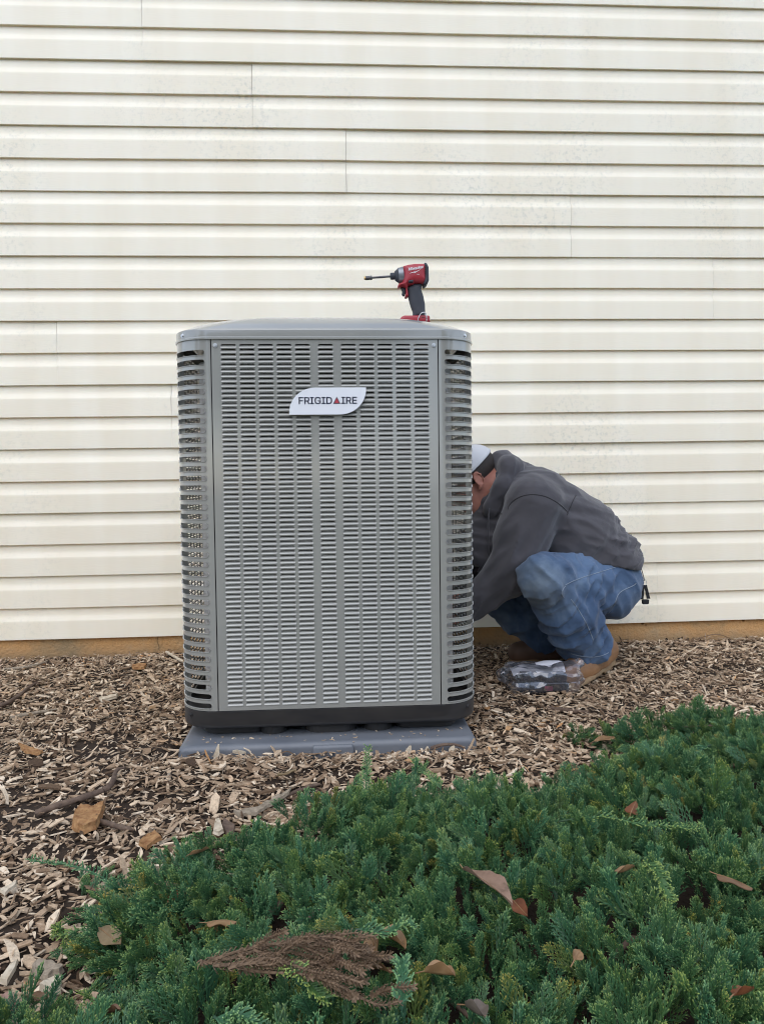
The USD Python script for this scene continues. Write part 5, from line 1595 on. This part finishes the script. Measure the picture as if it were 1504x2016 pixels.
slab_piece([(36, 1472), (60, 1474), (84, 1482), (80, 1486), (50, 1482)], 0.006, m_orange, "wood_splinter", "slim orange tan splinter on the mulch left of the pad", "splinter", up=0.018, seed=12)
slab_piece([(196, 1374), (212, 1372), (232, 1366), (228, 1374), (202, 1380)], 0.008, m_pale, "wood_splinter", "short yellowish wood piece on the mulch near the left corner of the unit", "splinter", up=0.018, seed=13)
slab_piece([(260, 1312), (272, 1306), (288, 1308), (284, 1316), (264, 1318)], 0.008, m_orange, "bark_piece", "ochre bark lump lying near the foundation left of the unit", "bark piece", up=0.018, seed=14)
slab_piece([(0, 1755), (14, 1748), (32, 1735), (30, 1745), (10, 1762)], 0.005, m_pale, "wood_splinter", "cream coloured wood chip at the left edge level with the juniper runner", "splinter", up=0.020, seed=15)


def stick(pxs, r0, r1, look, label, up=0.012, name="stick", seed=1, knots=0.15):
    pts = np.array([flat_at(*p[:2], up=(p[2] if len(p) > 2 else up)) for p in pxs])
    t = np.linspace(0, 1, len(pts))
    c = CubicSpline(t, pts)(np.linspace(0, 1, 22)) if len(pts) > 2 else np.linspace(pts[0], pts[-1], 22)
    r = np.linspace(r0, r1, 22) * (1 + knots * np.sin(np.arange(22) * 1.7 + seed) * np.cos(np.arange(22) * 0.9))
    m = tube(c, r, 8)
    v = np.array(m.vertices)
    v += (meshkit.noise(v * 140, seed)[:, None] - 0.5) * r0 * 0.5
    m.vertices = v
    return single(name, m, look, label, "stick", smooth=50)


stick([(72, 1604, 0.010), (110, 1588, 0.018), (160, 1572, 0.020), (205, 1556, 0.024)], 0.0085, 0.006, m_bark, "thick dark forked stick lying over the mulch, its straight lower half", seed=1)
stick([(205, 1556, 0.024), (222, 1538, 0.028), (228, 1520, 0.024), (246, 1512, 0.020)], 0.0070, 0.004, m_bark, "short bent stick continuing the thick dark one towards the unit", seed=2)
stick([(0, 1388, 0.012), (30, 1375, 0.016), (60, 1352, 0.018), (76, 1346, 0.014)], 0.0075, 0.005, m_bark, "dark stick at the left edge of the mulch near the wall", seed=3)
stick([(10, 1318, 0.010), (60, 1312, 0.016), (92, 1302, 0.014)], 0.006, 0.004, m_greyw, "thin weathered stick on the mulch near the foundation at far left", seed=4)
stick([(20, 1414, 0.010), (70, 1404, 0.016), (112, 1398, 0.012)], 0.006, 0.0045, m_greyw, "weathered stick lying below the dark one at the left edge", seed=5)
stick([(328, 1284, 0.012), (345, 1294, 0.018), (362, 1304, 0.016)], 0.006, 0.005, m_pale, "stubby pale stick against the left side of the unit", seed=6)
stick([(540, 1580, 0.014), (590, 1556, 0.02), (630, 1544, 0.018)], 0.0045, 0.0035, m_bark, "slim brown stick pointing into the juniper below the pad", seed=7)
stick([(190, 1616, 0.014), (235, 1628, 0.018), (262, 1634, 0.014)], 0.006, 0.004, m_bark, "dark twig beside the large orange bark piece", seed=8)
stick([(1078, 1395, 0.010), (1120, 1399, 0.016), (1158, 1404, 0.012)], 0.007, 0.005, m_bark, "dark stick on the mulch between the bag and the juniper", seed=9)
# a dark root arching along the front of the pad
root = np.array([at_y(848, 1474, PAD_Y0 - 0.02), at_y(866, 1468, PAD_Y0 - 0.022), at_y(884, 1466, PAD_Y0 - 0.022), at_y(902, 1468, PAD_Y0 - 0.02), at_y(914, 1474, PAD_Y0 - 0.02)])
single("stick", tube(CubicSpline(np.linspace(0, 1, 5), root)(np.linspace(0, 1, 16)), np.linspace(0.0045, 0.003, 16), 7), m_bark, "curved dark root leaning on the front edge of the pad", "stick", smooth=50)


def splinter(px0, px1, width, y, look, label, seed):
    """A standing splinter of wood in front of the pad."""
    a, b = at_y(*px0, y), at_y(*px1, y + 0.006)
    r = np.random.default_rng(seed)
    n = 7
    t = np.linspace(0, 1, n)
    c = a + (b - a) * t[:, None]
    side = np.array([1.0, 0, 0]) if abs((b - a)[2]) > abs((b - a)[0]) else np.array([0, 0, 1.0])
    wd = width * np.array([0.55, 0.9, 1.0, 0.95, 0.8, 0.6, 0.25]) * r.uniform(0.85, 1.15, n)
    L, R = c - side * wd[:, None] / 2, c + side * wd[:, None] / 2
    back = np.array([0, 0.006, 0])
    v = np.vstack([L, R, R + back, L + back])
    i = np.arange(n - 1)
    f = np.vstack([np.stack([i + n * k, i + n * ((k + 1) % 4), i + 1 + n * ((k + 1) % 4), i + 1 + n * k], 1) for k in range(4)] + [[[0, 3 * n, 2 * n, n]], [[n - 1, 2 * n - 1, 3 * n - 1, 4 * n - 1]]])
    return single("wood_splinter", tm(v, f), look, label, "splinter")


splinter((423, 1504), (430, 1467), 0.013, PAD_Y0 - 0.03, m_pale, "pale splinter standing upright against the left front of the pad", 1)
splinter((458, 1481), (484, 1483), 0.009, PAD_Y0 - 0.02, m_pale, "short cream splinter lying flat on the pad edge right of the upright one", 2)
splinter((340, 1502), (392, 1489), 0.007, PAD_Y0 - 0.03, m_pale, "thin tan splinter leaning on the front left corner of the pad", 3)
splinter((796, 1500), (808, 1470), 0.018, PAD_Y0 - 0.04, m_pale, "broad tan splinter standing upright in front of the pad", 4)
splinter((888, 1480), (893, 1468), 0.014, PAD_Y0 - 0.03, m_pale, "small square whitish chip standing under the arched root at the pad", 5)
splinter((840, 1485), (842, 1471), 0.010, PAD_Y0 - 0.03, m_pale, "little pointed white chip standing before the pad beside the arched root", 6)
splinter((762, 1488), (792, 1500), 0.008, PAD_Y0 - 0.05, m_greyw, "greyish strip of wood lying in front of the pad", 7)

# dry leaves
def leaf_look(name, a, b):
    return usdkit.material(stage, "/World/Looks/" + name, {
        "g": ("geometry", {}), "n": ("noise_texture", {"scale": 45.0, "detail": 5.0, "roughness": 0.65}), "r": ("rgb_ramp", {"ramp": [(0.25, tuple(0.35 * x for x in a)), (0.40, a), (0.7, b)]}), "n2": ("noise_texture", {"scale": 300.0, "detail": 3.0}),
        "b": ("bump", {"strength": 0.3, "distance": 0.001}), "p": ("principled_bsdf", {"roughness": 0.48, "specular_ior_level": 0.4}), "t": ("translucent_bsdf", {}), "m": ("mix_closure", {"fac": 0.15})},
        [("g.position", "n.vector"), ("n.fac", "r.fac"), ("r.color", "p.base_color"), ("r.color", "t.color"), ("g.position", "n2.vector"), ("n2.fac", "b.height"), ("b.normal", "p.normal"), ("p.BSDF", "m.closure1"), ("t.BSDF", "m.closure2")], surface="m.closure")


lf = {"tan": leaf_look("tan_leaf", (0.26, 0.145, 0.065), (0.36, 0.22, 0.11)), "brown": leaf_look("brown_leaf", (0.13, 0.068, 0.034), (0.22, 0.12, 0.06)), "pink": leaf_look("pinkish_leaf", (0.23, 0.14, 0.092), (0.33, 0.21, 0.145)),
      "rust": leaf_look("rust_leaf", (0.15, 0.048, 0.02), (0.25, 0.09, 0.035)), "grey": leaf_look("grey_leaf", (0.13, 0.100, 0.075), (0.21, 0.168, 0.130)), "olive": leaf_look("olive_leaf", (0.20, 0.14, 0.07), (0.28, 0.20, 0.11))}


def dry_leaf(a, b, z, width, look, label, fold=0.35, curl=0.4, roll=0.0, tilt=0.0):
    """A pointed leaf from pixel a (stalk) to pixel b (tip), at height z."""
    A, B = at_z(*a, z), at_z(*b, z + tilt)
    L = np.linalg.norm(B - A)
    f = (B - A) / L
    s = np.cross([0, 0, 1.0], f); s /= np.linalg.norm(s)
    n = np.cross(f, s)
    s, n = s * math.cos(roll) + n * math.sin(roll), n * math.cos(roll) - s * math.sin(roll)
    nu, nv = 15, 9
    u = np.linspace(0, 1, nu); v = np.linspace(-1, 1, nv)
    U, V = np.meshgrid(u, v, indexing="ij")
    half = width / 2 * np.sin(PI * np.clip(U, 0, 1) ** 0.85) ** 0.75
    half = half * (0.86 + 0.28 * meshkit.noise(np.stack([U * 7 + len(label), np.sign(V) * 3.0, np.full_like(U, A[0] * 50)], -1), 4))
    half = np.maximum(half, 0.0006)
    rng_ = np.random.default_rng(abs(hash(label)) % 1000 if False else len(label))
    wav = 0.06 * width * np.sin(U * 9 + V * 2 + len(label)) * abs(V)
    P = A + f * (U * L)[..., None] + s * (V * half)[..., None] + n * (abs(V) ** 1.3 * half * fold + curl * L * 0.25 * (U - 0.5) ** 2 * 4 * 0.5 + wav)[..., None]
    top = P.reshape(-1, 3)
    g = grid_faces(nu, nv)
    low = top - n * 0.0007
    mesh = tm(np.vstack([top, low]), np.vstack([g, (g + len(top))[:, ::-1]]))
    rib = A + f * (u * L)[:, None] + n * (curl * L * 0.25 * (u - 0.5) ** 2 * 2 + 0.0004)[:, None]
    leaf = thing("dry_leaf", label, "leaf", tuple((A + B) / 2))
    obj("blade", mesh, lf[look], leaf, smooth=60)
    st = np.vstack([A - f * 0.011 + [0, 0, -0.002], rib])
    obj("midrib", tube(st, np.linspace(0.0008, 0.0003, len(st)), 5), lf["tan"], leaf, smooth=True)


Zc = 0.140
dry_leaf((914, 1706), (1010, 1776), Zc, 0.040, "pink", "largest dry leaf, pinkish brown and arched, lying on the juniper", fold=0.5, curl=-0.35, roll=-0.3)
dry_leaf((1012, 1776), (1040, 1806), Zc - 0.03, 0.020, "rust", "small rusty leaf hanging below the tip of the largest pinkish leaf", fold=0.5, roll=0.5)
dry_leaf((1412, 1720), (1482, 1748), Zc, 0.034, "brown", "smooth brown oval leaf on the juniper at the right edge", fold=-0.3, curl=-0.3, roll=-0.4)
dry_leaf((1214, 1722), (1250, 1708), Zc - 0.01, 0.022, "tan", "small tan leaf half hidden among the shoots right of the largest leaf", fold=0.6, roll=-0.6)
dry_leaf((408, 1814), (466, 1812), 0.10, 0.036, "tan", "tan leaf arched like a hood left of the dead brown frond", fold=-0.5, curl=-0.5, roll=-0.7)
dry_leaf((198, 1830), (240, 1862), 0.055, 0.026, "olive", "pale tan leaf at the left rim of the juniper over the mulch", fold=0.3, roll=0.5)
dry_leaf((312, 1742), (362, 1764), 0.07, 0.030, "pink", "greyish pink leaf with torn edge in the gap of the left juniper", fold=0.5, roll=-0.4)
dry_leaf((330, 1778), (352, 1754), 0.08, 0.015, "rust", "narrow dark rust leaf leaning on the greyish pink torn leaf", fold=0.7, roll=0.5)
dry_leaf((366, 1762), (394, 1750), 0.07, 0.022, "tan", "curled tan scrap right of the narrow rust leaf", fold=0.6, roll=-0.2)
dry_leaf((733, 1842), (742, 1900), Zc, 0.026, "tan", "orange tan leaf standing on edge right of the dead frond", fold=0.6, curl=0.5, roll=0.7)
dry_leaf((738, 1834), (800, 1862), Zc + 0.01, 0.030, "tan", "curled orange leaf with a green shoot across it right of the frond", fold=0.7, curl=-0.5, roll=-0.4)
dry_leaf((770, 1912), (698, 1900), Zc + 0.005, 0.042, "brown", "broad brown leaf under the right end of the dead frond", fold=0.25, curl=-0.2, roll=0.6)
dry_leaf((836, 1916), (896, 1922), Zc, 0.030, "tan", "tan folded leaf in the dark gap at bottom centre", fold=0.8, curl=0.3, roll=-0.5)
dry_leaf((916, 1984), (956, 2006), Zc - 0.02, 0.034, "grey", "crumpled greyish brown leaf at the bottom edge of the juniper", fold=0.7, curl=0.6, roll=-0.5)
dry_leaf((1130, 1892), (1142, 1874), Zc - 0.01, 0.014, "tan", "tiny orange leaf in the bare gap of the juniper", fold=0.5, roll=0.5)
dry_leaf((1446, 1964), (1486, 1950), Zc + 0.01, 0.024, "rust", "dark red brown leaf at the lower right corner", fold=0.6, curl=0.6, roll=-0.6)
dry_leaf((1242, 1600), (1252, 1578), 0.135, 0.022, "rust", "shiny rust brown bud leaf standing in the juniper right of centre", fold=-0.7, curl=0.1, roll=0.3)
dry_leaf((1170, 1460), (1216, 1450), 0.03, 0.030, "tan", "flat tan leaf on the mulch in the notch of the far juniper", fold=0.15, curl=0.1)
dry_leaf((1240, 1448), (1290, 1456), 0.035, 0.024, "brown", "brown leaf under the far juniper right of the flat tan leaf", fold=0.2, curl=0.1)
dry_leaf((546, 1530), (584, 1518), 0.03, 0.032, "olive", "olive brown leaf lying on the mulch just below the pad", fold=0.2, curl=0.3, roll=-0.25)
dry_leaf((60, 1962), (92, 1970), 0.04, 0.030, "brown", "brown leaf at the lower left between the pinkish lump and the juniper", fold=0.3, roll=-0.3)
dry_leaf((200, 1998), (238, 1990), 0.075, 0.030, "brown", "brown leaf sunk in the juniper at the bottom left", fold=0.5, roll=-0.5)
dry_leaf((372, 1686), (412, 1672), 0.09, 0.020, "tan", "tan leaf tucked among shoots at the top of the left juniper", fold=0.5, roll=-0.5)
dry_leaf((598, 1610), (612, 1588), 0.06, 0.018, "brown", "upright brown leaf scrap at the juniper rim below the weathered strip", fold=0.5, roll=0.3)
dry_leaf((296, 1398), (306, 1390), 0.035, 0.028, "tan", "small tan leaf on the mulch left of the pad", fold=0.2, roll=-0.2)

# dead brown conifer frond
m_frond = mat("dead_needles", (0.100, 0.060, 0.034), 0.8, var=(0.250, 0.160, 0.092), scale=70)
fr0 = at_z(560, 1900, 0.17)
frond = thing("dead_frond", "dead brown conifer frond of braided needle twigs lying on the juniper", "frond", tuple(fr0))
ropes = [[(398, 1890), (440, 1880), (500, 1866), (560, 1852), (620, 1846), (662, 1854), (700, 1880), (742, 1900)], [(410, 1896), (470, 1880), (540, 1870), (600, 1872), (650, 1888), (700, 1908)], [(420, 1902), (480, 1896), (540, 1892), (600, 1900), (650, 1916), (710, 1936)],
         [(450, 1908), (520, 1906), (580, 1912), (640, 1934), (680, 1952), (730, 1964), (784, 1972)], [(560, 1872), (620, 1862), (660, 1868), (690, 1866), (736, 1846)], [(600, 1860), (650, 1852), (690, 1850), (712, 1842)], [(580, 1900), (640, 1905), (690, 1918), (708, 1916)],
         [(500, 1870), (560, 1862), (610, 1858), (650, 1862), (720, 1870)], [(470, 1905), (520, 1916), (570, 1922), (610, 1926)], [(540, 1880), (590, 1884), (640, 1880), (690, 1890), (735, 1894)]]
rf = np.random.default_rng(5)
for rp in list(ropes[:5]):           # short forks that leave the main twigs
    for q in range(3):
        i = int(rf.integers(1, len(rp) - 1))
        x_, y_ = rp[i]
        s_ = rf.choice([-1, 1])
        ropes.append([(x_, y_), (x_ + rf.uniform(28, 45), y_ + s_ * rf.uniform(8, 16)), (x_ + rf.uniform(60, 85), y_ + s_ * rf.uniform(14, 30))])
for k, rp in enumerate(ropes):
    zz = np.linspace(0.152, 0.162 + 0.01 * (k % 3), len(rp)) + 0.006 * (k % 4)
    P = np.array([at_z(*q, z) for q, z in zip(rp, zz)])
    m = 36 if len(rp) > 4 else 14
    P[1:-1] += rf.normal(0, 0.0035, (len(P) - 2, 3))
    c = CubicSpline(np.linspace(0, 1, len(P)), P)(np.linspace(0, 1, m))
    d = np.gradient(c, axis=0); d /= np.linalg.norm(d, axis=1, keepdims=True)
    s = np.cross(d, [0, 0, 1.0]); s /= np.linalg.norm(s, axis=1, keepdims=True)
    nn = np.cross(s, d)
    ms = [tube(c, np.linspace(0.0022, 0.001, m), 5)]
    for j in range(m):
        for q in range(5):
            a_ = q * 2 * PI / 5 + j * 0.9 + rf.uniform(-0.3, 0.3)
            out = math.cos(a_) * s[j] + math.sin(a_) * nn[j]
            v = d[j] * 0.8 + out * rf.uniform(0.7, 1.15); v /= np.linalg.norm(v)
            ln = rf.uniform(0.008, 0.0125) * (1 - 0.35 * j / m)
            e0 = c[j] + out * 0.001; e1 = e0 + v * ln * 0.6; e2 = e1 + (v * 0.8 - out * 0.5) * ln * 0.4
            w = np.cross(v, out); w = w / (np.linalg.norm(w) + 1e-9) * 0.0011
            vv = np.array([e0 - w, e0 + w, e1 - w * 0.8, e1 + w * 0.8, e2, e0 + out * 0.0008, e1 + out * 0.0008])
            ms.append(tm(vv, [[0, 1, 3], [0, 3, 2], [2, 3, 4], [0, 5, 6], [0, 6, 2], [5, 1, 3], [5, 3, 6], [2, 6, 4], [6, 3, 4]]))
    obj("twig", cat(ms), m_frond, frond)

# thin dead stem arching against the foundation
st = np.array([at_y(*p, YW - 0.05) for p in ((1362, 1262), (1385, 1254), (1408, 1249), (1430, 1254), (1442, 1264))])
single("dead_twig", tube(CubicSpline(np.linspace(0, 1, 5), st)(np.linspace(0, 1, 24)), 0.0013, 5), m_bark, "thin dead stem arching out of the mulch against the foundation at right", "twig", smooth=True)
# crack in the foundation
ck = np.array([at_y(*p, YW + 0.0035) for p in ((310, 1250), (311, 1256), (309.5, 1262), (312, 1270), (313, 1279))])
obj("crack", tube(CubicSpline(np.linspace(0, 1, 5), ck)(np.linspace(0, 1, 16)), 0.0007, 5), m_dark, house, smooth=True)
